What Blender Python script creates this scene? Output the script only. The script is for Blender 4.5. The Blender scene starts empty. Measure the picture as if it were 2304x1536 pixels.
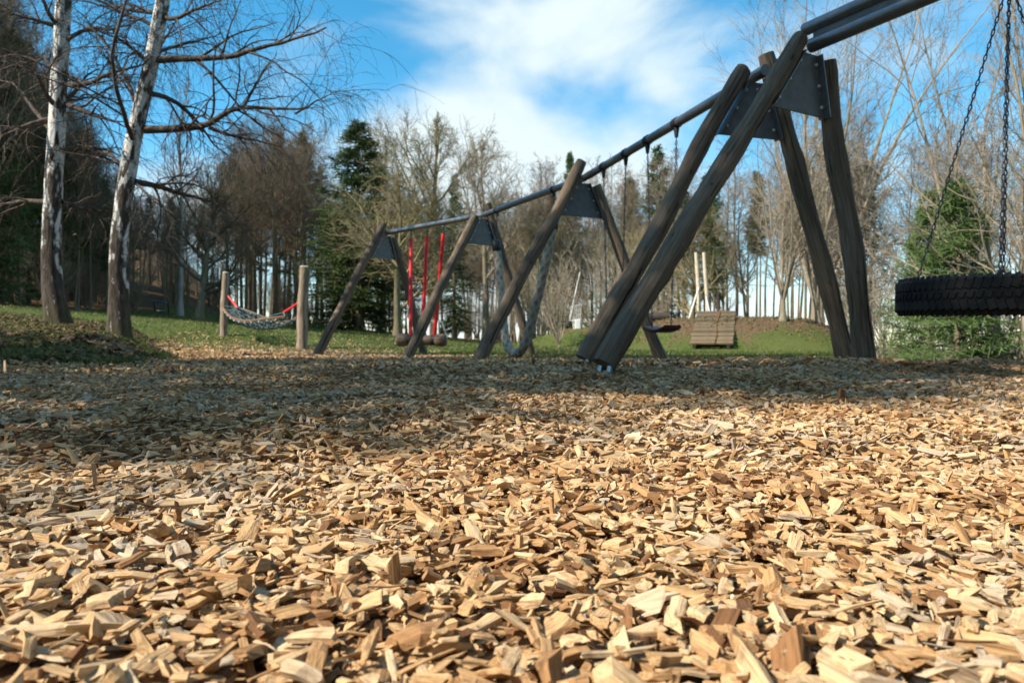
import bpy, math, random
import numpy as np
from mathutils import Vector, Matrix

# ------------------------------------------------------------------ camera, sky, sun, exposure
SC = bpy.context.scene
COL = SC.collection
CAMH, F, CX, HY = 0.22, 1600.0, 1152.0, 775.0          # camera height, focal length in photo pixels, centre, horizon row
cam = bpy.data.cameras.new('camera'); camo = bpy.data.objects.new('camera', cam); COL.objects.link(camo)
camo.location = (0, 0, CAMH); camo.rotation_euler = (math.radians(90), 0, 0)
cam.sensor_width = 36; cam.lens = F/2304*36; cam.shift_y = 7/2304
cam.clip_start = 0.05; cam.clip_end = 3000
cam.dof.use_dof = True; cam.dof.focus_distance = 1.15; cam.dof.aperture_fstop = 9.5
SC.camera = camo
SUN_EL = math.radians(42); SUN_H = Vector((-1, -0.50, 0)).normalized()
SUNV = Vector((SUN_H.x*math.cos(SUN_EL), SUN_H.y*math.cos(SUN_EL), math.sin(SUN_EL)))
world = bpy.data.worlds.new('World'); SC.world = world; world.use_nodes = True
def build_world():
    nt = world.node_tree; nt.nodes.clear(); N = nt.nodes; L = nt.links
    def nd(t, **k):
        n = N.new(t)
        for a, b in k.items(): setattr(n, a, b)
        return n
    def mth(op, a, b=None, c=None):
        n = nd('ShaderNodeMath', operation=op)
        for i, v in enumerate((a, b, c)):
            if v is None: continue
            if isinstance(v, (int, float)): n.inputs[i].default_value = v
            else: L.new(v, n.inputs[i])
        return n.outputs[0]
    sky = nd('ShaderNodeTexSky', sky_type='NISHITA', sun_disc=False)
    sky.sun_elevation = SUN_EL; sky.sun_rotation = math.atan2(SUN_H.x, SUN_H.y)
    sky.altitude = 300; sky.air_density = 1.0; sky.dust_density = 0.3; sky.ozone_density = 2.5
    hs = nd('ShaderNodeHueSaturation'); hs.inputs['Hue'].default_value = 0.480; hs.inputs['Saturation'].default_value = 1.34; hs.inputs['Value'].default_value = 2.3
    L.new(sky.outputs[0], hs.inputs['Color'])
    tc = nd('ShaderNodeTexCoord')
    mp = nd('ShaderNodeMapping'); mp.inputs['Scale'].default_value = (2.6, 2.6, 5.0); mp.inputs['Location'].default_value = (1.3, 0.2, 0.4)
    L.new(tc.outputs['Generated'], mp.inputs['Vector'])
    n1 = nd('ShaderNodeTexNoise'); n1.inputs['Scale'].default_value = 1.25; n1.inputs['Detail'].default_value = 7; n1.inputs['Roughness'].default_value = 0.5; n1.inputs['Distortion'].default_value = 0.35
    L.new(mp.outputs[0], n1.inputs['Vector'])
    tot = mth('MULTIPLY_ADD', n1.outputs['Fac'], 1.55, -.255)
    # cloud banks (+) and gaps (-): photo pixel of the centre, tightness, weight
    for px, py, k, w in ((1330, 60, 38, .26), (1180, 190, 60, .20), (780, 380, 60, .17), (1150, 330, 50, .16), (1500, 200, 60, .13), (1650, 120, 70, .10), (700, 215, 90, .16), (980, 150, 120, .12),
                         (330, 150, 16, -.26), (860, -10, 120, -.22), (1215, 262, 420, -.20), (1600, 235, 420, -.10), (930, 235, 500, -.10), (2150, 120, 22, -.20)):
        d = Vector(((px-CX)/F, 1, (HY-py)/F)).normalized()
        dp = nd('ShaderNodeVectorMath', operation='DOT_PRODUCT'); L.new(tc.outputs['Generated'], dp.inputs[0]); dp.inputs[1].default_value = d
        g = mth('EXPONENT', mth('MULTIPLY', mth('SUBTRACT', dp.outputs['Value'], 1.0), float(k)))
        tot = mth('MULTIPLY_ADD', g, float(w)*.62, tot)
    mr = nd('ShaderNodeMapRange'); mr.interpolation_type = 'SMOOTHSTEP'
    mr.inputs['From Min'].default_value = 0.40; mr.inputs['From Max'].default_value = 0.88
    L.new(tot, mr.inputs['Value'])
    mix = nd('ShaderNodeMix', data_type='RGBA'); L.new(mr.outputs[0], mix.inputs['Factor'])
    L.new(hs.outputs[0], mix.inputs[6]); mix.inputs[7].default_value = (8.6, 9.9, 10.3, 1)
    bg = nd('ShaderNodeBackground'); bg.inputs['Strength'].default_value = 0.062
    L.new(mix.outputs[2], bg.inputs['Color'])
    out = nd('ShaderNodeOutputWorld'); L.new(bg.outputs[0], out.inputs['Surface'])
build_world()
sl = bpy.data.lights.new('sun', 'SUN'); sl.energy = 5.0; sl.angle = math.radians(0.53); sl.color = (1, 0.91, 0.78)
so = bpy.data.objects.new('sun', sl); COL.objects.link(so); so.rotation_euler = SUNV.to_track_quat('Z', 'Y').to_euler(); so.location = (-20, -5, 20)
SC.view_settings.view_transform = 'Standard'; SC.view_settings.look = 'None'; SC.view_settings.exposure = 0.72; SC.view_settings.gamma = 1
SC.render.engine = 'CYCLES'
SC.cycles.max_bounces = 5; SC.cycles.diffuse_bounces = 3; SC.cycles.glossy_bounces = 2; SC.cycles.transparent_max_bounces = 4

# ------------------------------------------------------------------ helpers
RNG = np.random.default_rng(7); random.seed(7)
def W(px, py, d): return Vector(((px-CX)/F*d, d, CAMH+(HY-py)/F*d))
def sstep(a, b, x):
    t = np.clip((np.asarray(x, float)-a)/(b-a), 0, 1); return t*t*(3-2*t)
def mesh(name, V, F4=None, F3=None, attrs=None, smooth=False, FN=None):
    """one mesh from numpy arrays: quads F4, triangles F3, list of n-gons FN"""
    me = bpy.data.meshes.new(name); V = np.asarray(V, np.float32).reshape(-1, 3)
    loops = []; tots = []
    if F4 is not None and len(F4): F4 = np.asarray(F4, np.int32); loops.append(F4.ravel()); tots.append(np.full(len(F4), 4, np.int32))
    if F3 is not None and len(F3): F3 = np.asarray(F3, np.int32); loops.append(F3.ravel()); tots.append(np.full(len(F3), 3, np.int32))
    if FN:
        for f in FN: loops.append(np.asarray(f, np.int32)); tots.append(np.array([len(f)], np.int32))
    lo = np.concatenate(loops); to = np.concatenate(tots); st = np.concatenate([[0], np.cumsum(to)[:-1]]).astype(np.int32)
    me.vertices.add(len(V)); me.vertices.foreach_set('co', V.ravel())
    me.loops.add(len(lo)); me.loops.foreach_set('vertex_index', lo)
    me.polygons.add(len(to)); me.polygons.foreach_set('loop_start', st); me.polygons.foreach_set('loop_total', to)
    me.polygons.foreach_set('use_smooth', np.full(len(to), bool(smooth)))
    me.update(calc_edges=True); me.validate()
    for k, a in (attrs or {}).items():
        a = np.asarray(a, np.float32)
        if a.ndim == 1: me.attributes.new(k, 'FLOAT', 'POINT').data.foreach_set('value', a)
        else: me.attributes.new(k, 'FLOAT_VECTOR', 'POINT').data.foreach_set('vector', a.ravel())
    return me
def obj(name, me, mat=None, parent=None, loc=None, rot=None):
    o = bpy.data.objects.new(name, me); COL.objects.link(o)
    if mat and me and not me.materials: me.materials.append(mat)
    if parent: o.parent = parent
    if loc is not None: o.location = loc
    if rot is not None: o.rotation_euler = rot
    return o
def tag(o, label=None, cat=None, group=None, kind=None):
    if label: o['label'] = label
    if cat: o['category'] = cat
    if group: o['group'] = group
    if kind: o['kind'] = kind
    return o
def thing(name, label, cat, loc=(0, 0, 0), group=None, rotz=0):
    o = bpy.data.objects.new(name, None); COL.objects.link(o); o.empty_display_size = 0.2
    o.location = loc; o.rotation_euler = (0, 0, rotz); return tag(o, label, cat, group)
class MB:
    """collects shapes of ONE part, in world space; build() shifts them to the parent's origin"""
    def __init__(s): s.V = []; s.F4 = []; s.F3 = []; s.FN = []; s.lc = []; s.n = 0
    def add(s, V, F4=None, F3=None, FN=None, lc=None):
        V = np.asarray(V, float).reshape(-1, 3)
        if F4 is not None and len(F4): s.F4.append(np.asarray(F4)+s.n)
        if F3 is not None and len(F3): s.F3.append(np.asarray(F3)+s.n)
        if FN: s.FN += [[i+s.n for i in f] for f in FN]
        s.V.append(V); s.lc.append(V if lc is None else np.asarray(lc, float).reshape(-1, 3)); s.n += len(V); return s
    def tube(s, pts, r, S=10, caps=True, ecc=None, phase=0.):
        P = np.asarray([tuple(p) for p in pts], float); K = len(P); R = np.broadcast_to(np.asarray(r, float), (K,)) if np.ndim(r) < 2 else r
        T = np.gradient(P, axis=0); T /= np.linalg.norm(T, axis=1)[:, None]+1e-12
        ref = np.array([0, 0, 1.]) if abs(T[:, 2]).mean() < .85 else np.array([1., 0, 0])
        n1 = np.cross(T, ref); n1 /= np.linalg.norm(n1, axis=1)[:, None]+1e-12; n2 = np.cross(T, n1)
        a = np.arange(S)/S*2*np.pi+phase
        RR = R[:, None] if np.ndim(R) == 1 else R
        RR = RR*np.ones((K, S))
        V = P[:, None]+RR[..., None]*(np.cos(a)[None, :, None]*n1[:, None]+np.sin(a)[None, :, None]*n2[:, None])
        i = np.arange(K-1)[:, None]*S; j = np.arange(S)[None]; j2 = (j+1) % S
        q = np.stack([i+j, i+j2, i+S+j2, i+S+j], -1).reshape(-1, 4)
        L = np.concatenate([[0], np.cumsum(np.linalg.norm(np.diff(P, axis=0), axis=1))])
        lc = np.stack([RR*np.cos(a), RR*np.sin(a), np.repeat(L[:, None], S, 1)], -1)
        return s.add(V, q, FN=[list(range(S))[::-1], list(range((K-1)*S, K*S))] if caps else None, lc=lc)
    def box(s, c, size, M=None, bev=0.0):
        hx, hy, hz = [v/2 for v in size]
        V = np.array([[x, y, z] for x in (-hx, hx) for y in (-hy, hy) for z in (-hz, hz)])
        lc = V.copy()
        if M is not None: V = V@np.array(M.to_3x3()).T
        V = V+np.array(tuple(c))
        return s.add(V, [[0, 1, 3, 2], [4, 6, 7, 5], [0, 4, 5, 1], [2, 3, 7, 6], [0, 2, 6, 4], [1, 5, 7, 3]], lc=lc)
    def build(s, name, mat, parent=None, smooth=False, origin=None, bevel=0):
        V = np.concatenate(s.V)
        o0 = np.array(parent.matrix_basis.translation) if (parent and origin is None) else np.array(origin if origin is not None else (0, 0, 0))
        if parent and parent.parent: o0 = o0+np.array(parent.parent.matrix_basis.translation)
        me = mesh(name, V-o0, np.concatenate(s.F4) if s.F4 else None, np.concatenate(s.F3) if s.F3 else None, {'lc': np.concatenate(s.lc)}, smooth, s.FN)
        if smooth: me.set_sharp_from_angle(angle=math.radians(55))
        o = obj(name, me, mat, parent)
        if not parent: o.location = o0
        if bevel:
            b = o.modifiers.new('bevel', 'BEVEL'); b.width = bevel; b.segments = 2; b.limit_method = 'ANGLE'
        return o
def smoothpath(pts, K, it=3):
    P = np.asarray([tuple(p) for p in pts], float)
    for _ in range(it):
        Q = np.empty((2*len(P)-2+2-0, 3)); Q[0] = P[0]; Q[-1] = P[-1]
        a = .75*P[:-1]+.25*P[1:]; b = .25*P[:-1]+.75*P[1:]
        Q = np.concatenate([P[:1], np.stack([a, b], 1).reshape(-1, 3)[1:-1], P[-1:]]); P = Q
    L = np.concatenate([[0], np.cumsum(np.linalg.norm(np.diff(P, axis=0), axis=1))]); t = np.linspace(0, L[-1], K)
    return np.stack([np.interp(t, L, P[:, k]) for k in range(3)], 1)
_perm = np.random.default_rng(3).random((256, 256))
def vnoise(x, y):
    x = np.asarray(x, float); y = np.asarray(y, float); xi = np.floor(x).astype(int); yi = np.floor(y).astype(int)
    fx = x-xi; fy = y-yi; fx = fx*fx*(3-2*fx); fy = fy*fy*(3-2*fy)
    g = lambda a, b: _perm[a & 255, b & 255]
    return (g(xi, yi)*(1-fx)+g(xi+1, yi)*fx)*(1-fy)+(g(xi, yi+1)*(1-fx)+g(xi+1, yi+1)*fx)*fy-.5

# ------------------------------------------------------------------ materials
def mat(name, build):
    m = bpy.data.materials.new(name); m.use_nodes = True; nt = m.node_tree
    b = nt.nodes['Principled BSDF']; build(nt, b); return m
def N(nt, t, inp=None, **k):
    n = nt.nodes.new(t)
    for a, v in k.items(): setattr(n, a, v)
    for a, v in (inp or {}).items():
        if hasattr(v, 'is_linked') or hasattr(v, 'links'): nt.links.new(v, n.inputs[a])
        else: n.inputs[a].default_value = v
    return n
def ramp(nt, fac, stops, interp='LINEAR'):
    r = nt.nodes.new('ShaderNodeValToRGB'); r.color_ramp.interpolation = interp; e = r.color_ramp.elements
    while len(e) > 1: e.remove(e[-1])
    for i, (p, c) in enumerate(stops):
        x = e[0] if i == 0 else e.new(p)
        x.position = p; x.color = (*c, 1) if len(c) == 3 else c
    nt.links.new(fac, r.inputs[0]); return r.outputs[0]
def noise(nt, vec, scale, detail=4, rough=.55, sc=None):
    if sc is not None:
        vec = N(nt, 'ShaderNodeMapping', {'Vector': vec, 'Scale': sc}).outputs[0]
    return N(nt, 'ShaderNodeTexNoise', {'Vector': vec, 'Scale': scale, 'Detail': detail, 'Roughness': rough}).outputs['Fac']
def mixc(nt, fac, a, b, mode='MIX'):
    n = nt.nodes.new('ShaderNodeMix'); n.data_type = 'RGBA'; n.blend_type = mode
    for s, v in ((0, fac), (6, a), (7, b)):
        if isinstance(v, (int, float)): n.inputs[s].default_value = v
        elif isinstance(v, tuple): n.inputs[s].default_value = (*v, 1)
        else: nt.links.new(v, n.inputs[s])
    return n.outputs[2]
def bump(nt, b, h, s, d=.01):
    n = N(nt, 'ShaderNodeBump', {'Strength': s, 'Distance': d}); nt.links.new(h, n.inputs['Height']); nt.links.new(n.outputs[0], b.inputs['Normal'])
def attr(nt, name): return nt.nodes.new('ShaderNodeAttribute') if False else N(nt, 'ShaderNodeAttribute', attribute_name=name)
def setb(nt, b, col=None, rough=None, metal=None, spec=None):
    if col is not None:
        if isinstance(col, tuple): b.inputs['Base Color'].default_value = (*col, 1)
        else: nt.links.new(col, b.inputs['Base Color'])
    if rough is not None: b.inputs['Roughness'].default_value = rough
    if metal is not None: b.inputs['Metallic'].default_value = metal
    if spec is not None: b.inputs['Specular IOR Level'].default_value = spec
def m_chip(nt, b):
    t = attr(nt, 'tint').outputs['Fac']; lc = attr(nt, 'lc').outputs['Vector']
    base = ramp(nt, t, [(0, (.10, .052, .026)), (.10, (.22, .108, .046)), (.25, (.37, .20, .088)), (.45, (.52, .32, .152)), (.65, (.64, .43, .228)), (.82, (.68, .51, .31)), (.93, (.50, .40, .29)), (1, (.70, .56, .37))])
    n = noise(nt, lc, 1, 5, .6, (420, 420, 30)); n2 = noise(nt, lc, 55, 3)
    c = mixc(nt, 1.0, base, ramp(nt, n, [(.25, (.50, .44, .38)), (.5, (.95, .92, .88)), (.75, (1.15, 1.12, 1.1))]), 'MULTIPLY')
    c = mixc(nt, ramp(nt, n2, [(.56, (0, 0, 0)), (.74, (.75, .75, .75))]), c, (.15, .08, .04))
    setb(nt, b, c, .82, spec=.25); bump(nt, b, n, .8, .003)
def m_bed(nt, b):
    co = N(nt, 'ShaderNodeTexCoord').outputs['Object']
    v = N(nt, 'ShaderNodeTexVoronoi', {'Vector': co, 'Scale': 45.0}); n = noise(nt, co, 9, 5)
    c = ramp(nt, v.outputs['Color'], [(.1, (.085, .045, .022)), (.5, (.21, .12, .056)), (.9, (.34, .21, .105))])
    c = mixc(nt, 1.0, c, ramp(nt, n, [(.3, (.6, .58, .55)), (.7, (1.1, 1.1, 1.1))]), 'MULTIPLY')
    setb(nt, b, c, .95, spec=.1); bump(nt, b, v.outputs['Distance'], .9, .02)
def m_ground(nt, b):
    co = N(nt, 'ShaderNodeTexCoord').outputs['Object']; lit = attr(nt, 'litter').outputs['Fac']
    n = noise(nt, co, 1.1, 6, .65); n2 = noise(nt, co, 14, 5, .7); n3 = noise(nt, co, .25, 3)
    g = ramp(nt, n2, [(.3, (.034, .052, .014)), (.5, (.072, .10, .024)), (.7, (.125, .145, .045))])
    s = ramp(nt, n2, [(.3, (.045, .03, .018)), (.5, (.12, .08, .045)), (.72, (.25, .17, .10))])
    f = N(nt, 'ShaderNodeMath', {0: n, 1: -.5}, operation='ADD').outputs[0]
    f = N(nt, 'ShaderNodeMath', {0: f, 1: 1.5, 2: lit}, operation='MULTIPLY_ADD').outputs[0]
    f = N(nt, 'ShaderNodeMapRange', {'Value': f, 'From Min': .35, 'From Max': .65}, interpolation_type='SMOOTHSTEP').outputs[0]
    c = mixc(nt, f, g, s)
    c = mixc(nt, ramp(nt, n3, [(.5, (0, 0, 0)), (.7, (.4, .4, .4))]), c, (.15, .14, .05))
    setb(nt, b, c, .95, spec=.1); bump(nt, b, n2, .8, .04)
def m_blade(nt, b):
    t = attr(nt, 'tint').outputs['Fac']
    c = ramp(nt, t, [(0, (.040, .066, .014)), (.4, (.092, .135, .028)), (.75, (.155, .195, .048)), (.88, (.23, .22, .08)), (.94, (.30, .25, .12)), (1, (.36, .29, .16))])
    setb(nt, b, c, .6, spec=.25)
    tr = N(nt, 'ShaderNodeBsdfTranslucent'); nt.links.new(c, tr.inputs['Color'])
    mx = N(nt, 'ShaderNodeMixShader', {0: .3}); nt.links.new(b.outputs[0], mx.inputs[1]); nt.links.new(tr.outputs[0], mx.inputs[2])
    nt.links.new(mx.outputs[0], nt.nodes['Material Output'].inputs['Surface'])
def m_leaf(nt, b):
    t = attr(nt, 'tint').outputs['Fac']
    setb(nt, b, ramp(nt, t, [(0, (.035, .02, .012)), (.4, (.14, .08, .042)), (.8, (.27, .18, .105)), (1, (.32, .25, .18))]), .75, spec=.3)
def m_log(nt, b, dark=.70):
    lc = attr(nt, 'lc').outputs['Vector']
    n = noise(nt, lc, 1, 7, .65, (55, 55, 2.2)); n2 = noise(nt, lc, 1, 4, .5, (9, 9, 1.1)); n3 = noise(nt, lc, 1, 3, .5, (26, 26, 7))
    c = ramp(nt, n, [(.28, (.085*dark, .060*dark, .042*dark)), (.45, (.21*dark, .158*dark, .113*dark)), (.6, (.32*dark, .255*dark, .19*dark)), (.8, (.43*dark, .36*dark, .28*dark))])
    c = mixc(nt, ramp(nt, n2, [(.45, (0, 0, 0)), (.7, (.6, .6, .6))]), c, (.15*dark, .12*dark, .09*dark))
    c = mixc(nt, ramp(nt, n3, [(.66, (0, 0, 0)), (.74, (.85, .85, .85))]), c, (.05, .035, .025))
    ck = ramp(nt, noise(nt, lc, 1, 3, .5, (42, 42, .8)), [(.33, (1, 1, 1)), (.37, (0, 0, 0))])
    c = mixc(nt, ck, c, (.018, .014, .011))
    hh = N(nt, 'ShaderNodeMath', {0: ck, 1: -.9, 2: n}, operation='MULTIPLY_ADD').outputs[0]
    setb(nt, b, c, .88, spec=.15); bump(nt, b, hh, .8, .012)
def m_bark(lo, hi, moss=.0, sc=3.0, mossc=(.12, .13, .035)):
    def f(nt, b):
        co = N(nt, 'ShaderNodeTexCoord').outputs['Object']
        n = noise(nt, co, 1, 6, .65, (sc*5, sc*5, sc*.9)); n2 = noise(nt, co, .9, 4)
        c = ramp(nt, n, [(.3, lo), (.7, hi)])
        if moss: c = mixc(nt, ramp(nt, n2, [(.42, (0, 0, 0)), (.62, (moss, moss, moss))]), c, mossc)
        setb(nt, b, c, .9, spec=.15); bump(nt, b, n, .8, .03)
    return f
def m_birch(nt, b):
    co = N(nt, 'ShaderNodeTexCoord').outputs['Object']; lc = attr(nt, 'lc').outputs['Vector']
    fl = noise(nt, lc, 1, 6, .62, (9, 9, 2.6)); li = noise(nt, lc, 1, 4, .6, (5, 5, 26)); fi = noise(nt, lc, 1, 5, .6, (30, 30, 6)); big = noise(nt, lc, 1, 3, .5, (3.5, 3.5, .9))
    z = N(nt, 'ShaderNodeSeparateXYZ', {0: lc}).outputs['Z']
    zb = N(nt, 'ShaderNodeMapRange', {'Value': z, 'From Min': .2, 'From Max': 2.6, 'To Min': .20, 'To Max': -.02}).outputs[0]
    s = N(nt, 'ShaderNodeMath', {0: fl, 1: zb}, operation='ADD').outputs[0]
    s = N(nt, 'ShaderNodeMath', {0: big, 1: .55, 2: s}, operation='MULTIPLY_ADD').outputs[0]
    dark = ramp(nt, s, [(.75, (0, 0, 0)), (.81, (1, 1, 1))])
    lin = ramp(nt, li, [(.60, (0, 0, 0)), (.66, (.8, .8, .8))])
    w = ramp(nt, fi, [(.3, (.50, .48, .44)), (.6, (.76, .75, .72))])
    w = mixc(nt, lin, w, (.10, .085, .07))
    d = ramp(nt, fi, [(.3, (.022, .018, .014)), (.7, (.13, .105, .08))])
    c = mixc(nt, dark, w, d)
    mo = ramp(nt, N(nt, 'ShaderNodeMapRange', {'Value': z, 'From Min': 0.05, 'From Max': .8, 'To Min': .75, 'To Max': .2}).outputs[0], [(.35, (0, 0, 0)), (.7, (.6, .6, .6))])
    c = mixc(nt, mo, c, (.07, .075, .022))
    setb(nt, b, c, .8, spec=.2)
    h = N(nt, 'ShaderNodeMath', {0: dark, 1: -.6, 2: fi}, operation='MULTIPLY_ADD').outputs[0]; bump(nt, b, h, .8, .02)
def m_needle(a, c):
    def f(nt, b):
        t = noise(nt, N(nt, 'ShaderNodeTexCoord').outputs['Object'], 3.0, 3)
        col = ramp(nt, t, [(.3, a), (.7, c)]); setb(nt, b, col, .7, spec=.2)
    return f
def m_plain(col, rough=.6, metal=0., spec=.4, var=.25, sc=12, bs=.2):
    def f(nt, b):
        n = noise(nt, N(nt, 'ShaderNodeTexCoord').outputs['Object'], sc, 5)
        c = ramp(nt, n, [(.3, tuple(v*(1-var) for v in col)), (.7, tuple(min(1, v*(1+var)) for v in col))])
        setb(nt, b, c, rough, metal, spec); bump(nt, b, n, bs, .004)
    return f
def m_plank(nt, b):
    lc = attr(nt, 'lc').outputs['Vector']; r = N(nt, 'ShaderNodeObjectInfo').outputs['Random']
    n = noise(nt, lc, 1, 5, .6, (3, 40, 40))
    c = ramp(nt, n, [(.3, (.085, .062, .04)), (.7, (.22, .17, .105))])
    c = mixc(nt, 1.0, c, ramp(nt, r, [(0, (.72, .72, .72)), (1, (1.15, 1.12, 1.05))]), 'MULTIPLY'); setb(nt, b, c, .85, spec=.2); bump(nt, b, n, .5, .01)
def m_rope(nt, b):
    lc = attr(nt, 'lc').outputs['Vector']
    n = noise(nt, lc, 60, 4); c = ramp(nt, n, [(.3, (.25, .23, .19)), (.7, (.46, .43, .36))])
    g = N(nt, 'ShaderNodeSeparateXYZ', {0: lc}).outputs['X']; c = mixc(nt, 1.0, c, ramp(nt, g, [(.70, (.66, .64, .61)), (.95, (1.05, 1.05, 1.05))]), 'MULTIPLY'); setb(nt, b, c, .9, spec=.1); bump(nt, b, n, .4, .004)
M = dict(chip=mat('wood_chips', m_chip), bed=mat('chip_base', m_bed), ground=mat('meadow', m_ground), blade=mat('grass_blades', m_blade), leaf=mat('dead_leaves', m_leaf),
    log=mat('weathered_log', m_log), sunlitlog=mat('sunlit_log', lambda nt, b: m_log(nt, b, 1.2)), birch=mat('birch_bark', m_birch),  # lighter copy of the log wood: sun on the hammock posts put into colour
    birchtwig=mat('birch_twigs', m_bark((.05, .040, .033), (.17, .135, .11))), birchpale=mat('pale_birch', m_bark((.22, .20, .17), (.50, .47, .43), 0, 1.5)),
    oak=mat('bare_tree_bark', m_bark((.10, .085, .055), (.25, .205, .135), .55)), oaktwig=mat('bare_tree_twigs', m_bark((.18, .145, .085), (.36, .30, .18), .5, 3, (.24, .22, .09))),
    forest=mat('forest_bark', m_bark((.10, .08, .056), (.27, .22, .15), .35)), foresttwig=mat('forest_twigs', m_bark((.13, .098, .066), (.27, .21, .145), 0)),
    beech=mat('grey_bark', m_bark((.16, .135, .10), (.34, .29, .22), .4)), beechtwig=mat('grey_twigs', m_bark((.20, .165, .12), (.36, .30, .22), 0)),
    darktwig=mat('dark_twigs', m_bark((.06, .05, .036), (.15, .12, .085), .2)),
    needle=mat('spruce_needles', m_needle((.035, .066, .018), (.10, .14, .04))), needle2=mat('bright_needles', m_needle((.06, .11, .03), (.13, .19, .06))), needle3=mat('dull_needles', m_needle((.05, .062, .032), (.10, .11, .06))),
    pipe=mat('galvanised_pipe', m_plain((.22, .23, .245), .40, .8, .5, .15, 20, .1)), plate=mat('steel_plate', m_plain((.13, .13, .13), .55, .35, .5, .2, 14, .1)),
    chain=mat('chain_steel', m_plain((.075, .075, .085), .5, .6, .5, .2, 60, 0)), red=mat('red_sleeve', m_plain((.74, .02, .02), .45, 0, .4, .12, 15, .05)),
    rubber=mat('black_rubber', m_plain((.012, .012, .014), .55, 0, .5, .3, 30, .3)), tyre=mat('tyre_rubber', m_plain((.007, .007, .0075), .65, 0, .3, .8, 25, .3)),
    rope=mat('thick_rope', m_rope), plank=mat('ramp_planks', m_plank), seat=mat('maroon_seat', m_plain((.045, .013, .016), .5, 0, .4, .2, 30, .2)),
    white=mat('white_paint', m_plain((.72, .72, .70), .45, 0, .4, .08, 8, .05)), paleboard=mat('pale_wood', m_plain((.55, .48, .36), .8, 0, .2, .2, 10, .3)),
    zinc=mat('zinc_bracket', m_plain((.42, .47, .50), .4, .8, .5, .1, 30, .1)), net=mat('net_rope', m_plain((.11, .145, .155), .8, 0, .2, .35, 25, .1)),
    teal=mat('teal_rope', m_plain((.10, .26, .28), .7, 0, .2, .2, 25, .1)), brownboard=mat('brown_wood', m_plain((.20, .10, .045), .7, 0, .3, .25, 20, .2)), darkwood=mat('dark_timber', m_plain((.05, .042, .035), .85, 0, .2, .3, 10, .3)))

# ------------------------------------------------------------------ the ground
BED_X = [-12, -6.9, -3.7, -1.6, -0.4, 1.2, 2.4, 4, 6, 9, 30]; BED_Y = [14.6, 14.6, 14.0, 12.4, 10.2, 9.6, 8.6, 7.2, 6.6, 6.2, 6]
def lobe(x, y): return sstep(0, 3.2, y-7.0-.25*np.sin(x*1.7))*sstep(-.2, 1.2, -(x+.485*y)+.15*np.sin(y*2.1))
def mound(x, y):
    r = np.hypot((x-8.0)/5.2, (y-26.0)/4.6); tt = np.clip((1.02-r)/.52, 0, 1); a = 1.14*(.7*tt+.3*sstep(0, 1, tt))
    r2 = np.hypot((x-3.9)/4.4, (y-28.0)/3.4); return np.maximum(a, .85*sstep(1.0, .25, r2))
def Hh(x, y):
    x = np.asarray(x, float); y = np.asarray(y, float)
    slope = (.09*np.maximum(0, -x-1.5)+.008*np.clip(y, 0, 70)*sstep(5.5, -1, x))*sstep(12.8, 19.5, y)
    slope = np.minimum(slope, 3.2)
    lb = lobe(x, y)*(.25+.09*np.clip(-x-4, 0, 18))
    z = np.maximum(slope, lb)
    q = x/np.maximum(y, .5)
    z = z-2.6*sstep(.46, .60, q)*sstep(7.0, 17, y)
    z = z+mound(x, y)*(1-.25*sstep(.46, .60, q))
    z = z+.085*np.exp(-(((x-2.0)/3.0)**2+((y-5.1)/1.2)**2))
    z = z+.035*vnoise(x*.9+7, y*.9)*sstep(.8, 3, y)+.022*vnoise(x*3.3, y*3.3+9)*sstep(.3, 1.2, y)
    z = z+8.5*sstep(-.33, -.56, q)*sstep(26, 72, y)
    z = z-1.2*sstep(60, 140, y)-.2*sstep(140, 600, y)
    return z
def bedmask(x, y):
    e = np.interp(x, BED_X, BED_Y)+.5*vnoise(x*1.7, y*.6+3)
    return (y < e) & (lobe(x, y) < .04)
def gz(x, y): return float(Hh(x, y))
rad = np.concatenate([[.0], np.geomspace(.15, 900, 150)]); na = 300
ang = np.linspace(0, 2*np.pi, na, endpoint=False)
# finer angular steps in front
ang = np.sort(np.concatenate([np.linspace(np.radians(40), np.radians(140), 230), np.linspace(np.radians(141), np.radians(399), 80)]))
na = len(ang)
GX = rad[:, None]*np.cos(ang); GY = rad[:, None]*np.sin(ang); GZ = Hh(GX, GY)
ins = bedmask(GX, GY) & (rad[:, None] < 16)
GZ = GZ-.012*ins
LIT = np.clip(.18+.62*sstep(-.3, .5, lobe(GX, GY))*sstep(17, 13, GY)+.62*np.clip(mound(GX, GY), 0, 1)+.9*sstep(0, 6, GY-np.interp(GX/np.maximum(GY, 1)*F+CX, [0, 250, 400, 750, 1200, 1700], [17, 24, 31, 40, 46, 40])), 0, 1)
LIT = np.clip(LIT+.35*sstep(1.6, .0, np.abs(GY-np.interp(GX, BED_X, BED_Y)-.4)), 0, 1)
i = np.arange(len(rad)-1)[:, None]*na; j = np.arange(na)[None]; j2 = (j+1) % na
gq = np.stack([i+j, i+na+j, i+na+j2, i+j2], -1).reshape(-1, 4)
ground = obj('ground', mesh('ground', np.stack([GX, GY, GZ], -1), gq, attrs={'litter': LIT.ravel()}, smooth=True), M['ground']); tag(ground, kind='structure')
# the wood chip bed: its own sheet a little above the ground
br = np.geomspace(.12, 16.5, 110); ba = np.radians(np.linspace(15, 165, 170))
BX = br[:, None]*np.cos(ba); BY = br[:, None]*np.sin(ba); BZ = Hh(BX, BY)+.001
bm_ = bedmask(BX, BY); i = np.arange(len(br)-1)[:, None]*170; j = np.arange(169)[None]
q = np.stack([i+j, i+170+j, i+170+j+1, i+j+1], -1).reshape(-1, 4)
q = q[bm_.ravel()[q].all(1)]
bed = obj('chip_bed', mesh('chip_bed', np.stack([BX, BY, BZ], -1), q, smooth=True), M['bed']); tag(bed, kind='structure')

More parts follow.
